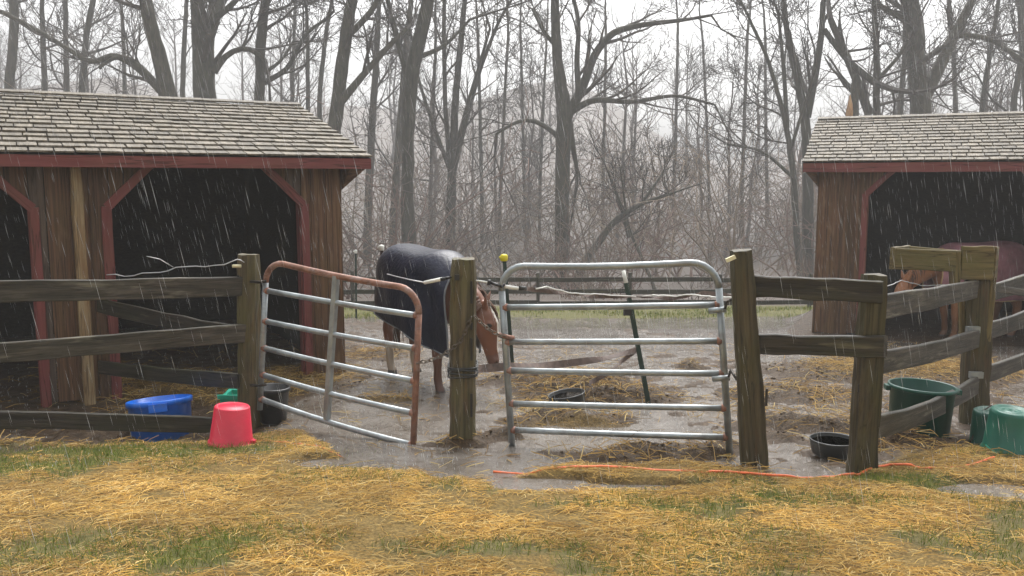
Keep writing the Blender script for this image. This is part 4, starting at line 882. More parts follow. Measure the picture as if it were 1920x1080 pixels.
    for i, (x, tz, w) in enumerate(st):
        hb = np.interp(x, [q[0] for q in hem], [q[1] for q in hem])
        for j in range(nu + 1):
            u = (j / nu) * 2 - 1; s = 1 if u > 0 else -1; a = abs(u)
            if a < 0.45:
                q = a / 0.45 * math.pi / 2; yy = w * math.sin(q) ** 0.9; zz = tz - (0.30 if x > -0.8 else 0.26) * (1 - math.cos(q))
            else:
                q = (a - 0.45) / 0.55; yy = w * (1 + 0.05 * q - 0.10 * q * q); zz0 = tz - 0.30; zz = zz0 + (hb - zz0) * q
            fold = (mnoise.noise(Vector((x * 4.2 + seed, u * 1.2, 3.3))) * 0.06 + mnoise.noise(Vector((x * 13, u * 2.0 + x * 4, seed + 8.1))) * 0.032) * sstep(0.12, 0.7, a)
            yy += float(fold); xx = x + float(mnoise.noise(Vector((u * 3, x * 2, seed)))) * 0.02
            if x < -0.7: xx += -0.05 * a
            v.append((xx, yy * s if a > 0 else 0, zz + 0.01 * mnoise.noise(Vector((x * 9, u * 9, seed)))))
    n1_ = nu + 1
    for i in range(len(st) - 1):
        for j in range(nu): f.append((i*n1_+j, i*n1_+j+1, (i+1)*n1_+j+1, (i+1)*n1_+j))
    f.append(tuple(range(n1_)))           # tail flap
    bl = MB().add(v, f[:-1]).build('blanket', cloth, root, W, smooth=True)
    s1 = bl.modifiers.new('sub', 'SUBSURF'); s1.levels = 1; s1.render_levels = 2
    s2 = bl.modifiers.new('thick', 'SOLIDIFY'); s2.thickness = 0.012; s2.offset = 0
    # tail flap hangs behind
    fv = []; ff_ = []
    for i in range(7):
        for j in range(9):
            u = j / 8 * 2 - 1; q = i / 6; fv.append((-0.885 - 0.05 * q + 0.05 * u * u, 0.24 * u * (0.45 + 0.55 * min(1, q * 2)), 1.33 - 0.56 * q - 0.03 * u * u + 0.02 * mnoise.noise(Vector((u * 3, q * 2, seed)))))
    for i in range(6):
        for j in range(8): ff_.append((i*9+j, i*9+j+1, (i+1)*9+j+1, (i+1)*9+j))
    fo_ = MB().add(fv, ff_).build('tail_flap', cloth, root, W, smooth=True); s2 = fo_.modifiers.new('thick', 'SOLIDIFY'); s2.thickness = 0.01
    for j in (0, nu):
        hm = [Vector(v[i*n1_+j]) for i in range(len(st))]; MB().tube(hm, 0.010, 6).build('hem_binding', trim, bl, W, smooth=True)
    MB().tube([Vector(v[(len(st)-1)*n1_+j]) for j in range(n1_)], 0.011, 6).build('neck_binding', trim, bl, W, smooth=True)
    return root
hm_, t, b = nt('horse_coat'); a_ = N(t, 'Attribute', attribute_name='tint'); t.links.new(a_.outputs['Color'], b.inputs['Base Color']); b.inputs['Roughness'].default_value = 0.42
nn_ = N(t, 'TexNoise', Scale=120.0, Detail=3); t.links.new(coords(t, 'Object', (1, 1, 0.35), rnd=False), nn_.inputs['Vector']); bp = N(t, 'Bump', Strength=0.15, Distance=0.004); t.links.new(nn_.outputs[0], bp.inputs['Height']); t.links.new(bp.outputs[0], b.inputs['Normal']); M['horse'] = hm_
HY = R(-56); hs_ = 0.94
fwd = Vector((math.cos(HY), math.sin(HY), 0)); front = at(843, 735, 8.35)
hl = front - fwd * 0.45 * hs_; hl.z = gz(0, 8.75) + 0.0
make_horse('chestnut horse in a navy blanket with lowered head behind the lone timber post', hl, HY, (0.165, 0.060, 0.028), [(0.40, 0, 1.14), (0.62, 0.02, 1.13), (0.80, 0.02, 1.07), (0.94, 0.03, 1.00), (1.03, 0.045, 0.94)], (0.15, 0.17, -0.97), M['navy'], M['navy_trim'], [(-0.9, 0.76), (-0.4, 0.66), (0.0, 0.63), (0.4, 0.53), (0.76, 0.46)], True, True, hs_, ((0.02, 0.0), (-0.05, 0.02), (0.0, 0.0), (0.05, 0.0)), 3)
p2 = at(1818, 640, 12.95); p2.z = RC.z
make_horse('brown horse in a plum blanket sheltering inside the shed behind the trough', p2, R(180 + 13), (0.28, 0.115, 0.045), [(0.40, 0, 1.18), (0.62, 0, 1.22), (0.86, 0, 1.13), (1.06, 0, 1.00), (1.19, 0, 0.90)], (0.45, 0.0, -0.9), M['purple'], M['tan_trim'], [(-0.9, 0.62), (-0.2, 0.62), (0.3, 0.66), (0.76, 0.80)], False, False, 0.98, ((0, 0), (0.1, 0), (0, 0), (-0.08, 0)), 9)

# ------------------------------------------------------------------ trees
class Twigs:
    """many tapered tubes gathered as arrays, grouped by number of sides"""
    def __init__(s): s.V = []; s.F = []; s.n = 0
    def tube(s, P_, r, sides):
        P_ = np.asarray(P_, float); n = len(P_); T_ = np.gradient(P_, axis=0); T_ /= np.maximum(np.linalg.norm(T_, axis=1, keepdims=True), 1e-9)
        ref = np.array([0.31, 0.95, 0.05]); Nv = np.cross(T_, ref); Nv /= np.maximum(np.linalg.norm(Nv, axis=1, keepdims=True), 1e-6); Bv = np.cross(T_, Nv)
        an = np.arange(sides) * 2 * np.pi / sides
        V = P_[:, None] + np.asarray(r)[:, None, None] * (np.cos(an)[None, :, None] * Nv[:, None] + np.sin(an)[None, :, None] * Bv[:, None])
        i = np.arange(n - 1)[:, None] * sides; k = np.arange(sides)[None]; l = (k + 1) % sides
        s.F.append((np.stack([i + k, i + l, i + sides + l, i + sides + k], -1) + s.n).reshape(-1, 4)); s.V.append(V.reshape(-1, 3)); s.n += n * sides
    def arrays(s): return np.concatenate(s.V), np.concatenate(s.F)
def grow(tw, rg, p, d, r, L, lvl, rmin, kids, up=0.10, wig=0.16, spread=(0.5, 1.0)):
    n = 6 if lvl == 0 else (5 if lvl == 1 else 4 if lvl == 2 else 3)
    P_ = [np.array(p)]; d = np.array(d, float); D = [d]
    for i in range(n):
        d = d + rg.normal(0, wig, 3) + np.array([0, 0, up]); d /= np.linalg.norm(d); P_.append(P_[-1] + d * L / n); D.append(d)
    rad = np.maximum(r * (1 - np.linspace(0, 1, n + 1) * 0.78), rmin * 0.7); tw.tube(P_, rad, 6 if lvl == 0 else 4 if lvl == 1 else 3)
    if lvl >= len(kids): return
    for k in range(max(1, int(kids[lvl] * rg.uniform(0.7, 1.3)))):
        q = rg.uniform(0.18, 1.0); x = q * n; i = min(int(x), n - 1); pp = P_[i] + (P_[i+1] - P_[i]) * (x - i); dd = D[i]
        ax_ = np.cross(dd, rg.normal(0, 1, 3)); ax_ /= np.linalg.norm(ax_); a = rg.uniform(*spread); nd = dd * math.cos(a) + ax_ * math.sin(a)
        rr = max(r * (1 - 0.75 * q) * rg.uniform(0.45, 0.7), rmin)
        grow(tw, rg, pp, nd, rr, L * rg.uniform(0.40, 0.68) * (1.05 - 0.3 * q), lvl + 1, rmin, kids, up, wig * 1.12, spread)
def tree(name, label, Y, trunk, limbs=(), kids=(7, 5, 3), nl=12, limb0=0.35, limbL=4.5, extra=7.0, seed=0, rmin=0.011, group='bare trees behind the far fence', bark='bark'):
    """trunk: list of (px, py, width px) from low to high in the photograph, standing at depth Y"""
    FAR = 1.75; Y = Y * FAR; limbL *= FAR; extra *= FAR; rmin *= FAR
    rg = np.random.default_rng(seed); P_ = []; r = []
    for i, (x, y, w) in enumerate(trunk):
        q = at(x, y, Y); P_.append(np.array(q) + np.array([0, rg.uniform(-0.3, 0.3) * (i > 0), 0])); r.append(w * 0.87 / 2 * Y / FPX)
    g = gz(0, Y); b0 = P_[0].copy(); lean = (P_[1] - P_[0]) / max(P_[1][2] - P_[0][2], 0.1)
    dz_ = g - 0.3 - b0[2]; P_ = [b0 + np.array([lean[0] * 0.5, lean[1] * 0.5, 1.0]) * dz_] + P_; r = [r[0] * 1.22] + r
    d = P_[-1] - P_[-2]; d /= np.linalg.norm(d)
    if extra:
        for k in range(1, 5): P_.append(P_[-1] + (d + rg.normal(0, 0.08, 3)) * extra / 4); r.append(r[-1] * 0.72)
    # resample smoothly
    P_ = np.array(P_); r = np.array(r); s = np.concatenate([[0], np.cumsum(np.linalg.norm(np.diff(P_, axis=0), axis=1))]); u = np.linspace(0, s[-1], max(16, int(s[-1] / 0.45)))
    C = np.stack([np.interp(u, s, P_[:, k]) for k in range(3)], 1); rad = np.interp(u, s, r)
    for _ in range(3): C[1:-1] = 0.25 * C[:-2] + 0.5 * C[1:-1] + 0.25 * C[2:]
    C[1:-1] += rg.normal(0, 0.012, C[1:-1].shape); rad = rad * (1 + rg.normal(0, 0.025, len(rad))); rad[:2] *= 1.12
    tk = Twigs(); tk.tube(C, rad, 10)
    root = empty(name, (float(C[0][0]), float(C[0][1]), float(g)), label, 'tree', group)
    tw = Twigs(); H = s[-1]
    starts = []
    for pl in limbs:
        Q = np.array([np.array(at(x, y, Y)) for x, y, w in pl]); rr = np.array([w / 2 * Y / FPX for x, y, w in pl]); Q[1:, 1] += rg.uniform(-1.4, 1.4) * np.linspace(0.2, 1, len(Q) - 1)
        ss = np.concatenate([[0], np.cumsum(np.linalg.norm(np.diff(Q, axis=0), axis=1))]); uu = np.linspace(0, ss[-1], max(8, int(ss[-1] / 0.4)))
        CC = np.stack([np.interp(uu, ss, Q[:, k]) for k in range(3)], 1)
        for _ in range(2): CC[1:-1] = 0.25 * CC[:-2] + 0.5 * CC[1:-1] + 0.25 * CC[2:]
        rl = np.interp(uu, ss, rr); tk.tube(CC, rl, 8)
        for k in range(max(3, int(ss[-1] / 1.3))):
            i = rg.integers(2, len(CC)); dd = CC[i] - CC[i-1]; dd /= np.linalg.norm(dd); starts.append((CC[i], dd, rl[i] * 0.55, limbL * 0.55))
        dd = CC[-1] - CC[-2]; starts.append((CC[-1], dd / np.linalg.norm(dd), rl[-1] * 0.95, limbL * 0.9))
    for p, dd, rr, LL in starts:
        ax_ = np.cross(dd, rg.normal(0, 1, 3)); ax_ /= np.linalg.norm(ax_); a = rg.uniform(0.3, 0.9); grow(tw, rg, p, dd * math.cos(a) + ax_ * math.sin(a), max(rr, rmin * 1.5), LL * rg.uniform(0.7, 1.2), 1, rmin, kids)
    for k in range(nl):
        q = limb0 + (1 - limb0) * rg.random() ** 0.8; i = min(int(q * (len(C) - 1)), len(C) - 2); az = rg.uniform(0, 2 * math.pi); el = rg.uniform(0.15, 0.9)
        dd = np.array([math.cos(az) * math.cos(el), math.sin(az) * math.cos(el), math.sin(el)])
        grow(tw, rg, C[i], dd, max(rad[i] * rg.uniform(0.28, 0.5), rmin * 2), limbL * rg.uniform(0.6, 1.25) * (1.1 - 0.5 * q), 0, rmin, kids)
    V, F = tk.arrays(); link('trunk', mesh_np('trunk', V, F, True), M[bark], root)
    V, F = tw.arrays(); link('crown', mesh_np('crown', V, F, False), M['bark_thin'], root)
    return root
K3 = (7, 5, 3)
tree('bare_tree', 'tall mossy bare tree forking widely, rising behind the grey gate and muck heap', 26, [(1054, 545, 34), (1053, 420, 31), (1055, 300, 33), (1058, 215, 34), (1045, 120, 22), (1040, 0, 18)],
     [[(1060, 225, 20), (1095, 160, 17), (1115, 100, 15), (1150, 55, 13), (1210, 40, 10), (1290, 30, 7), (1345, 20, 4)], [(1062, 215, 14), (1110, 185, 11), (1180, 195, 8), (1260, 180, 6), (1330, 200, 4)], [(1045, 255, 10), (1010, 225, 9), (975, 222, 7), (930, 250, 5)], [(1085, 180, 12), (1080, 110, 10), (1085, 50, 8), (1070, 0, 7)], [(1050, 95, 9), (1020, 60, 7), (1000, 10, 6)], [(1066, 230, 15), (1085, 330, 6), (1070, 440, 3)]], K3, 8, 0.45, 3.6, 5, 11)
tree('bare_tree', 'thick straight mossy trunk beside the shed roof end, leaning slightly towards the horse', 25, [(768, 470, 34), (762, 370, 28), (766, 250, 27), (772, 140, 30), (800, 20, 28)], [[(768, 160, 12), (740, 60, 9), (728, 0, 8)], [(775, 110, 10), (830, 90, 8), (880, 30, 5)]], K3, 9, 0.5, 3.2, 5, 12)
tree('bare_tree', 'bare trunk past the shed roof end with one long slanting limb', 24, [(626, 260, 30), (634, 170, 28), (648, 60, 26), (660, 0, 25)], [[(636, 195, 17), (680, 140, 13), (735, 75, 10), (760, 50, 6)], [(650, 70, 13), (700, 20, 11), (720, -20, 9)]], K3, 9, 0.5, 3.4, 5, 13)
tree('bare_tree', 'massive dark trunk splitting in two above the shingle roof of the two-bay shed', 25, [(388, 260, 46), (385, 190, 45), (380, 110, 46), (378, 60, 44), (365, 0, 22)], [[(385, 80, 26), (395, 40, 25), (398, -20, 22)], [(400, 135, 16), (420, 100, 11), (460, 80, 10), (490, 110, 7)], [(395, 40, 14), (430, 15, 11), (460, -15, 8)]], K3, 9, 0.5, 3.6, 4, 14)
tree('bare_tree', 'stout trunk leaning away from the massive forked one behind the shed roof', 24, [(325, 260, 42), (315, 190, 38), (298, 100, 30), (278, 20, 26), (272, -10, 25)], [[(318, 190, 14), (260, 130, 12), (205, 95, 12), (165, 120, 10), (110, 85, 9), (40, 45, 9), (-20, 15, 9)], [(315, 180, 12), (250, 110, 9), (215, 100, 8), (180, 125, 6)]], K3, 8, 0.5, 3.2, 5, 15)
tree('bare_tree', 'dark slim trunk with curling side limbs behind the shed roof', 26, [(488, 260, 26), (487, 180, 22), (492, 80, 20), (498, 0, 19)], [[(495, 155, 11), (540, 130, 9), (555, 90, 8), (570, 55, 7), (605, 35, 6), (620, 15, 5)], [(490, 140, 8), (525, 115, 6), (540, 70, 4)]], K3, 9, 0.5, 3.2, 5, 16)
tree('bare_tree', 'pale grey trunk far along the shed roof, standing beside three thin stems', 30, [(18, 250, 17), (20, 170, 20), (26, 60, 19), (28, 0, 18)], [], K3, 10, 0.5, 3.6, 5, 17)
for k, (x, lean, w, sd, Y) in enumerate(((82, 0, 12, 18, 33), (122, 5, 12, 19, 34), (153, 22, 14, 20, 32), (577, -2, 9, 21, 34), (600, 22, 10, 22, 33), (548, 8, 8, 23, 38), (235, -8, 9, 24, 38), (345, 6, 11, 25, 34))):
    tree('bare_tree', ['slim bare tree next to the pale grey trunk behind the shed roof', 'middle one of three slim stems beside the pale grey trunk', 'slim stem leaning furthest from the pale grey trunk behind the shed roof', 'slim straight tree behind the ridge end of the two-bay shed', 'slim tree leaning towards the limbed trunk past the shed roof end', 'thin tree between the dark curling-limbed trunk and the roof ridge end', 'thin bare tree beneath the long arching limb behind the shed roof', 'slim bare tree between the stout leaning trunk and the massive forked one'][k], Y, [(x, 260, w * 1.1), (x, 170, w), (x + lean * .6, 60, w * .85), (x + lean, 0, w * .75)], [], K3, 9, 0.45, 3.4, 5, sd)
tree('bare_tree', 'cluster stem tree with several upright limbs rising over the lone timber post', 30, [(843, 500, 24), (846, 400, 22), (848, 300, 19), (855, 170, 15), (868, 40, 12), (872, 0, 10)], [[(846, 340, 12), (870, 240, 10), (900, 130, 8), (935, 40, 6), (960, 0, 5)], [(845, 330, 11), (835, 200, 9), (833, 60, 8), (835, 0, 7)], [(848, 300, 9), (885, 170, 7), (920, 60, 5)], [(844, 320, 9), (800, 200, 7), (770, 100, 5)]], K3, 8, 0.5, 3.0, 5, 31)
tree('bare_tree', 'leaning dark bough arching up from the far fence behind the grey gate', 25, [(1088, 505, 20), (1108, 475, 17), (1145, 420, 14), (1190, 385, 11), (1240, 370, 8)], [[(1180, 445, 9), (1165, 390, 6), (1150, 350, 4)], [(1205, 378, 7), (1230, 345, 5), (1250, 320, 3)]], (5, 4, 2), 8, 0.45, 2.2, 1.5, 32)
tree('bare_tree', 'thin crooked stem standing behind the white-tipped leaning stake', 25, [(1222, 520, 7), (1200, 480, 7), (1178, 425, 6), (1172, 380, 5)], [], (5, 3), 7, 0.3, 1.5, 1.5, 33)
tree('bare_tree', 'slender bare tree rising beside the corner of the shed with the trough', 26, [(1503, 560, 14), (1497, 440, 14), (1485, 320, 13), (1475, 230, 11), (1440, 110, 8), (1400, 20, 6)], [[(1476, 240, 9), (1472, 130, 7), (1470, 20, 5)], [(1480, 290, 7), (1505, 200, 5), (1520, 130, 4)], [(1484, 330, 7), (1430, 280, 5), (1370, 270, 4)]], K3, 10, 0.4, 3.0, 2, 34)
tree('bare_tree', 'twin-stemmed bare tree forking just above the shingle roof of the shed with the trough', 27, [(1515, 330, 22), (1512, 240, 20), (1500, 150, 15), (1480, 70, 12), (1465, 0, 10)], [[(1513, 220, 15), (1530, 140, 13), (1545, 60, 11), (1550, 0, 10)], [(1545, 55, 10), (1580, 110, 10), (1620, 160, 12)]], K3, 10, 0.45, 3.6, 5, 35)
tree('bare_tree', 'huge old trunk dividing into two heavy limbs over the trough-side shed roof', 27, [(1726, 300, 46), (1726, 200, 42), (1722, 130, 38), (1716, 60, 36), (1708, 0, 34)], [[(1730, 190, 24), (1765, 120, 22), (1795, 60, 18), (1830, -5, 14)], [(1795, 66, 11), (1850, 70, 9), (1900, 110, 8), (1940, 150, 6)], [(1720, 40, 10), (1680, 10, 8)]], K3, 12, 0.5, 3.6, 5, 36)
tree('bare_tree', 'twiggy dark tree between the splintered stump and the huge divided trunk', 27, [(1646, 300, 17), (1645, 200, 15), (1640, 100, 13), (1640, 0, 11)], [[(1630, 215, 16), (1605, 150, 15), (1575, 90, 13), (1550, 40, 11)], [(1645, 150, 8), (1690, 100, 6), (1710, 50, 4)]], K3, 15, 0.4, 3.0, 4, 37)
for k, (x, lean, w, sd, Y) in enumerate(((1690, 8, 12, 41, 33), (1840, 35, 11, 42, 32), (1895, 30, 13, 43, 31), (1790, -6, 10, 44, 36), (1925, -10, 14, 45, 33))):
    tree('bare_tree', ['slim twiggy tree between the splintered stump and the huge trunk, close to the huge trunk', 'slim tree under the sideways bough of the huge divided trunk', 'slim leaning tree past the sideways bough of the huge divided trunk', 'slim tree standing in the fork of the huge divided trunk', 'slim upright tree furthest from the splintered stump over the shed roof'][k], Y, [(x, 300, w * 1.1), (x, 200, w), (x + lean * .6, 90, w * .85), (x + lean, 0, w * .75)], [], K3, 13, 0.35, 3.4, 5, sd)
for k, (x, lean, w, sd, Y) in enumerate(((688, 14, 18, 51, 34), (735, 20, 17, 52, 32), (805, 8, 9, 53, 36), (905, -6, 9, 54, 38), (935, 12, 8, 55, 36), (985, -6, 8, 56, 40), (1010, 10, 7, 57, 38), (1130, 4, 8, 58, 40), (1262, 6, 8, 59, 42), (1330, -8, 7, 60, 44), (1390, 8, 9, 61, 40), (1440, -4, 8, 62, 42))):
    low = 520; tree('bare_tree', ['slim grey tree between the shed corner and the cream-capped stake', 'slim grey tree rising directly behind the rump of the navy-blanketed horse', 'very thin grey tree between the thick leaning trunk and the cluster-stemmed tree', 'very thin grey tree rising behind the head of the chestnut horse', 'thin grey tree rising behind the yellow-capped stake', 'thin grey tree between the yellow-capped stake and the forked mossy tree', 'thin grey tree close beside the forked mossy tree', 'thin grey tree behind the leaning dark bough', 'thin grey tree past the tip of the leaning dark bough', 'thin grey tree behind the hinged corner of the grey gate', 'thin grey tree rising behind the tallest leaning fence post', 'thin grey tree between the tallest leaning post and the slender shed-corner tree'][k], Y, [(x, low, w * 1.15), (x + lean * .2, 380, w), (x + lean * .8, 220, w * .85), (x + lean * 1.5, 60, w * .7)], [], K3, 11, 0.3, 3.2, 4, sd)
# splintered stump
stp = empty('splintered_stump', at(1595, 300, 44), 'snapped tree stump with a bright orange split above the shed roof', 'stump')
rg = random.Random(3); v = []; f = []; sides = 12; base = at(1595, 320, 44); tz = at(1595, 145, 44).z; g = gz(0, 44)
zs = [g - 0.2, base.z, at(1595, 215, 44).z, at(1595, 180, 44).z, at(1595, 160, 44).z]
for i, z in enumerate(zs):
    for k in range(sides):
        a = 2*math.pi*k/sides; r_ = (0.46, 0.30, 0.24, 0.21, 0.13)[i] * (1 + rg.uniform(-0.12, 0.12)); v.append((base.x + r_*math.cos(a), base.y + r_*math.sin(a), z + (rg.uniform(-0.15, 0.6) if i == 4 else 0)))
for i in range(4):
    for k in range(sides): l = (k+1) % sides; f.append((i*sides+k, i*sides+l, (i+1)*sides+l, (i+1)*sides+k))
f.append(tuple(4*sides+k for k in range(sides))); MB().add(v, f).build('trunk', M['bark'], stp)
a_, c_ = at(1592, 225, 43.72), at(1594, 178, 43.76)
MB().tube([a_, a_.lerp(c_, 0.3), a_.lerp(c_, 0.65) + Vector((0.02, 0, 0)), c_], [0.16, 0.19, 0.12, 0.02], 8).build('split_face', M['raw_wood'], stp, smooth=True)
# far woods: a mass of saplings, brush and distant trees
protos = []
for k in range(5):
    tw = Twigs(); rg = np.random.default_rng(100 + k); C = np.array([[0, 0, 0], [0.1, 0, 3], [0.0, 0.1, 6], [0.3, 0, 9], [0.2, 0, 12.]]) + rg.normal(0, 0.12, (5, 3)); tw.tube(C, [0.16, 0.13, 0.10, 0.07, 0.03], 5)
    for j in range(16):
        q = rg.uniform(0.2, 1) * 4; i = min(int(q), 3); az = rg.uniform(0, 6.28); el = rg.uniform(0.3, 1.1); grow(tw, rg, C[i] + (C[i+1] - C[i]) * (q - i), (math.cos(az)*math.cos(el), math.sin(az)*math.cos(el), math.sin(el)), 0.045, 3.6, 1, 0.014, (0, 4, 3))
    protos.append(tw.arrays())
bprot = []
for k in range(4):
    tw = Twigs(); rg = np.random.default_rng(200 + k)
    for j in range(9):
        az = rg.uniform(0, 6.28); el = rg.uniform(0.7, 1.45); grow(tw, rg, rg.normal(0, 0.25, 3) * np.array([1, 1, 0]), (math.cos(az)*math.cos(el), math.sin(az)*math.cos(el), math.sin(el)), 0.022, rg.uniform(1.6, 3.4), 1, 0.008, (0, 4, 2), up=-0.02, wig=0.2)
    bprot.append(tw.arrays())
rg = np.random.default_rng(77); Vs = []; Fs = []; Cs = []; n = 0
def put(pv, pf, x, y, sc, col):
    global n
    a = rg.uniform(0, 6.28); c, s = math.cos(a), math.sin(a); V = pv * sc; V = np.stack([V[:, 0]*c - V[:, 1]*s + x, V[:, 0]*s + V[:, 1]*c + y, V[:, 2] + float(base_z(x, y)) - 0.1], 1)
    Vs.append(V); Fs.append(pf + n); n += len(V); Cs.append(np.tile(np.array(col) * rg.uniform(0.8, 1.2), (len(V), 1)))
for k in range(105):
    y = rg.uniform(58, 120); x = rg.uniform(-0.95, 0.9) * y; put(*protos[rg.integers(5)], x, y, rg.uniform(0.9, 1.45), (0.115, 0.097, 0.086))
for k in range(215):
    y = 24.5 + 62 * rg.random() ** 0.9; x = rg.uniform(-0.8, 0.75) * y; put(*bprot[rg.integers(4)], x, y, rg.uniform(0.8, 1.6) * (0.45 if y < 30 else 0.9 if y < 42 else 2.1), ((0.19, 0.125, 0.10), (0.21, 0.16, 0.115), (0.165, 0.14, 0.12))[rg.integers(3)])
tag(link('far_woods', mesh_np('far_woods', np.concatenate(Vs), np.concatenate(Fs), False, np.concatenate(Cs)), M['brush']), 'misty mass of bare saplings and brush behind the paddock', 'woods', kind='stuff')

# ------------------------------------------------------------------ straw, grass, clods
def scatter(n, x0, x1, y0, y1, seed):
    rg = np.random.default_rng(seed); return rg, rg.uniform(x0, x1, n), rg.uniform(y0, y1, n)
def strands(name, X, Y, L, w, yaw, pitch, col, lift, mat, label, cat):
    """bent flat stalks with a little thickness, all one mesh"""
    n = len(X); Z = ground_h(X, Y) + lift; d = np.stack([np.cos(yaw)*np.cos(pitch), np.sin(yaw)*np.cos(pitch), np.sin(pitch)], 1); s = np.stack([-np.sin(yaw), np.cos(yaw), np.zeros(n)], 1)
    c = np.stack([X, Y, Z], 1); bend = np.random.default_rng(1).normal(0, 0.045, n)[:, None] * L[:, None] * s + np.array([0, 0, 1.0]) * (L * 0.06)[:, None]
    e0 = c - d * L[:, None] / 2; e1 = c + d * L[:, None] / 2; mid = c + bend; hw = (w / 2)[:, None] * s; top = np.array([0, 0, 1.0]) * (w * 0.6)[:, None]
    V = np.stack([e0 - hw, e0 + hw, e0 + top, mid - hw, mid + hw, mid + top, e1 - hw, e1 + hw, e1 + top], 1).reshape(-1, 3)
    q = np.array([[0, 3, 5, 2], [1, 2, 5, 4], [3, 6, 8, 5], [4, 5, 8, 7]]); F = (q[None] + (np.arange(n) * 9)[:, None, None]).reshape(-1, 4)
    return tag(link(name, mesh_np(name, V, F, False, np.repeat(col, 9, 0)), mat), label, cat, kind='stuff')
rg, X, Y = scatter(265000, -4.6, 4.6, 3.2, 7.2, 5); X = X * (0.72 + (Y - 3.2) * 0.10)
fore, pud, gr, n1, n2 = masks(X, Y); den = np.clip(fore * (1 - 0.92 * gr) * (1 - 0.9 * pud) * (0.06 + 1.8 * sstep(0.32, 0.72, fbm(X, Y, 3.4, 4, 33))), 0, 1)
k = rg.random(len(X)) < den * 0.58; X, Y = X[k], Y[k]; n_ = len(X)
pal = np.array([(0.60, 0.395, 0.115), (0.52, 0.31, 0.072), (0.68, 0.51, 0.21), (0.36, 0.21, 0.052), (0.20, 0.115, 0.035), (0.64, 0.385, 0.075)])
col = pal[rg.choice(6, n_, p=(0.25, 0.25, 0.14, 0.16, 0.08, 0.12))] * rg.uniform(0.6, 1.15, (n_, 1)) * (0.5 + 1.0 * fbm(X, Y, 2.2, 4, 44))[:, None]
strands('straw', X, Y, rg.uniform(0.02, 0.095, n_) * (1 + (rg.random(n_) < 0.04) * 1.4), rg.uniform(0.0014, 0.0036, n_), rg.normal(0, 0.9, n_), rg.normal(0.0, 0.06, n_), col, rg.uniform(0.001, 0.014, n_), M['straw'], 'wet golden straw strewn over the ground in front of the gates', 'straw')
rg, X, Y = scatter(110000, -5.5, 5.8, 5.0, 12.5, 6)
hay = np.maximum.reduce([ell(X, Y, 330, 715, 1.1, 0.55), ell(X, Y, 560, 700, 0.6, 0.5), 0.9 * ell(X, Y, 1740, 690, 1.2, 0.8), ell(X, Y, 90, 832, 0.7, 0.16), 0.55 * ell(X, Y, 1080, 760, 0.7, 0.45), 0.5 * ell(X, Y, 1230, 862, 0.6, 0.14), 0.3 * ell(X, Y, 1500, 760, 1.0, 0.8), 0.5 * ell(X, Y, 730, 750, 0.25, 0.12), 0.35 * ell(X, Y, 700, 660, 0.5, 0.5), 0.5 * ell(X, Y, 1690, 845, 0.4, 0.2), 0.25 * ell(X, Y, 950, 830, 0.3, 0.2), np.clip(mounds(X, Y) * 4.5, 0, 0.75), 0.035 + 0 * X])
k = rg.random(len(X)) < hay * 0.75 * sstep(0.35, 0.65, fbm(X, Y, 2.2, 3, 91) + 0.1); X, Y = X[k], Y[k]; n_ = len(X)
col = pal[rg.choice(6, n_, p=(0.2, 0.2, 0.1, 0.25, 0.2, 0.05))] * rg.uniform(0.45, 0.95, (n_, 1))
strands('hay', X, Y, rg.uniform(0.06, 0.26, n_), rg.uniform(0.003, 0.007, n_), rg.uniform(0, 6.28, n_), rg.normal(0.05, 0.22, n_), col, rg.uniform(0.002, 0.035, n_), M['straw'], 'trampled old hay lying in the mud about the sheds', 'hay')
# grass blades
rg, X, Y = scatter(170000, -4.6, 4.8, 3.2, 7.4, 8); X = X * (0.72 + (Y - 3.2) * 0.10)
fore, pud, gr, n1, n2 = masks(X, Y); k = rg.random(len(X)) < np.clip(gr * 0.8, 0, 1) * np.maximum(fore, 0.8 * ell(X, Y, 240, 855, 1.4, 0.4)) * (1 - 0.8 * pud); X, Y = X[k], Y[k]
rg2, X2, Y2 = scatter(26000, -11, 16, 17.2, 22.3, 9); k = rg2.random(len(X2)) < 0.75 * sstep(0.35, 0.6, fbm(X2, Y2, 0.7, 3, 12)); X2, Y2 = X2[k], Y2[k]
X = np.concatenate([X, X2]); Y = np.concatenate([Y, Y2]); n_ = len(X); sc = np.where(Y > 12, 2.2, 1.0)
H = rg.uniform(0.018, 0.055, n_) * sc; yaw = rg.uniform(0, 6.28, n_); ln = rg.uniform(0.1, 0.8, n_) * H; w = rg.uniform(0.0022, 0.0045, n_) * sc * np.where(Y > 12, 2.0, 1)
Z = ground_h(X, Y); c = np.stack([X, Y, Z], 1); s = np.stack([-np.sin(yaw), np.cos(yaw), 0 * yaw], 1) * (w / 2)[:, None]; fd_ = np.stack([np.cos(yaw) * ln, np.sin(yaw) * ln, H], 1)
V = np.stack([c - s, c + s, c + fd_ * 0.6 + np.array([0, 0, 1.]) * (H * 0.1)[:, None], c + fd_], 1).reshape(-1, 3); F = (np.array([[0, 1, 2], [1, 3, 2]])[None] + (np.arange(n_) * 4)[:, None, None]).reshape(-1, 3)
gp_ = np.array([(0.17, 0.22, 0.035), (0.10, 0.155, 0.022), (0.25, 0.26, 0.055), (0.33, 0.27, 0.085)]); col = gp_[rg.choice(4, n_, p=(0.35, 0.3, 0.23, 0.12))] * rg.uniform(0.75, 1.25, (n_, 1))
tag(link('grass', mesh_np('grass', V, F, False, np.repeat(col, 4, 0)), M['grass']), 'short wet grass growing through the straw', 'grass', kind='stuff')
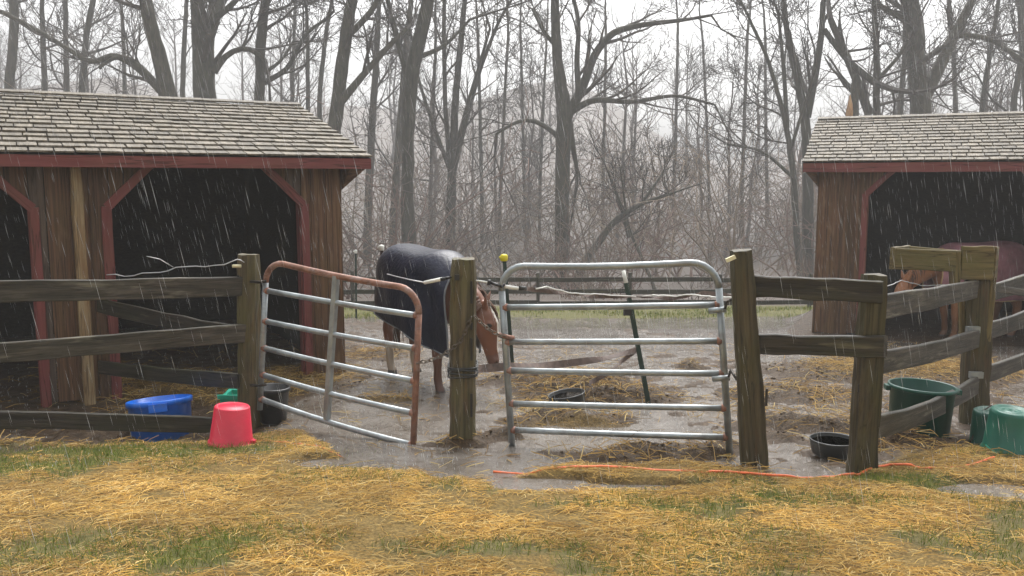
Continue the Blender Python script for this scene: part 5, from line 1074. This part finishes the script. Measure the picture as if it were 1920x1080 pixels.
# clods of mud and dung
ico = bmesh.new(); bmesh.ops.create_icosphere(ico, subdivisions=1, radius=1); iv = np.array([v.co[:] for v in ico.verts]); if_ = np.array([[q.index for q in fc.verts] for fc in ico.faces]); ico.free()
rg, X, Y = scatter(60000, -4.5, 6.0, 5.1, 13.5, 12); fore, pud, gr, n1, n2 = masks(X, Y)
mo = mounds(X, Y); rough_ = fbm(X, Y, 0.9, 4, 51); k = rg.random(len(X)) < np.clip(mo * 9.0 + sstep(0.50, 0.62, rough_) * 0.03, 0, 0.9) * (1 - fore * 0.85) * (X > -1.9) * 0.55; X, Y = X[k], Y[k]; n_ = len(X)
r_ = 0.004 + 0.012 * rg.random(n_) ** 2; Z = ground_h(X, Y) + r_ * 0.2; Vc = []
for i in range(n_):
    j = 1 + (vnoise(iv[:, 0] * 2.3 + i * 3.1, iv[:, 1] * 2.3 + iv[:, 2] * 1.7, 5) - 0.5) * 0.9; Vc.append(iv * j[:, None] * r_[i] * np.array([rg.uniform(0.8, 1.5), rg.uniform(0.8, 1.3), rg.uniform(0.5, 0.9)]) + np.array([X[i], Y[i], Z[i]]))
F = (if_[None] + (np.arange(n_) * len(iv))[:, None, None]).reshape(-1, 3)
tag(link('mud_clods', mesh_np('mud_clods', np.concatenate(Vc), F, True), M['clod']), 'trodden clods of mud and dung in the paddock', 'mud', kind='stuff')

# ------------------------------------------------------------------ falling rain
rg = np.random.default_rng(21); n_ = 9000
Y = 2.4 + 13 * rg.random(n_) ** 0.8; X = rg.uniform(-0.66, 0.66, n_) * Y; Z = base_z(X, Y) + rg.uniform(0.1, 4.8, n_)
L = rg.uniform(0.05, 0.17, n_); r_ = rg.uniform(0.00035, 0.0008, n_); dr = np.array([0.20, 0.02, -0.98]); c = np.stack([X, Y, Z], 1); V = []; 
an = np.arange(3) * 2.094
ring = np.stack([np.cos(an), np.sin(an), 0 * an], 1)
e0 = c - dr * L[:, None] / 2; e1 = c + dr * L[:, None] / 2
V = np.concatenate([(e0 + 0)[:, None], c[:, None] + ring[None] * r_[:, None, None], e1[:, None]], 1).reshape(-1, 3)
F = (np.array([[0, 1, 2], [0, 2, 3], [0, 3, 1], [4, 2, 1], [4, 3, 2], [4, 1, 3]])[None] + (np.arange(n_) * 5)[:, None, None]).reshape(-1, 3)
ns = 4200; Ys = 5.2 + 8.5 * rg.random(ns) ** 1.3; Xs = rg.uniform(-0.62, 0.62, ns) * Ys; Zs = np.maximum(base_z(Xs, Ys), ground_h(Xs, Ys)); hs2 = rg.uniform(0.008, 0.03, ns); rs2 = rg.uniform(0.001, 0.0026, ns)
cs = np.stack([Xs, Ys, Zs], 1); upv = np.stack([rg.normal(0, 0.25, ns), rg.normal(0, 0.25, ns), np.ones(ns)], 1) * hs2[:, None]
V2 = np.concatenate([(cs - upv * 0.2)[:, None], (cs + upv * 0.6)[:, None] + ring[None] * rs2[:, None, None], (cs + upv)[:, None]], 1).reshape(-1, 3)
F2 = (np.array([[0, 2, 1], [0, 3, 2], [0, 1, 3], [4, 1, 2], [4, 2, 3], [4, 3, 1]])[None] + (np.arange(ns) * 5)[:, None, None]).reshape(-1, 3) + len(V)
V = np.concatenate([V, V2]); F = np.concatenate([F, F2])
rm, t, b = nt('rain_water'); b.inputs['Base Color'].default_value = (0.9, 0.93, 0.95, 1); b.inputs['Roughness'].default_value = 0.15; b.inputs['IOR'].default_value = 1.33; b.inputs['Transmission Weight'].default_value = 0.35
tag(link('rain', mesh_np('rain', V, F, False), rm), 'drops of heavy rain falling everywhere over the paddock', 'rain', kind='stuff')

# ------------------------------------------------------------------ the wet air
hz = MB().box((-265, -42, -6.0), (265, 265, 36.0)).build('haze', None)
hm2 = bpy.data.materials.new('rain_haze'); hm2.use_nodes = True; t = hm2.node_tree; t.nodes.clear(); out = t.nodes.new('ShaderNodeOutputMaterial'); pv = t.nodes.new('ShaderNodeVolumePrincipled')
pv.inputs['Color'].default_value = (0.78, 0.79, 0.80, 1); pv.inputs['Density'].default_value = HAZE_DENSITY; pv.inputs['Anisotropy'].default_value = 0.0
t.links.new(pv.outputs[0], out.inputs['Volume']); hz.data.materials.append(hm2); tag(hz, 'pale rain mist hanging over the paddock and the woods', 'mist', kind='stuff')
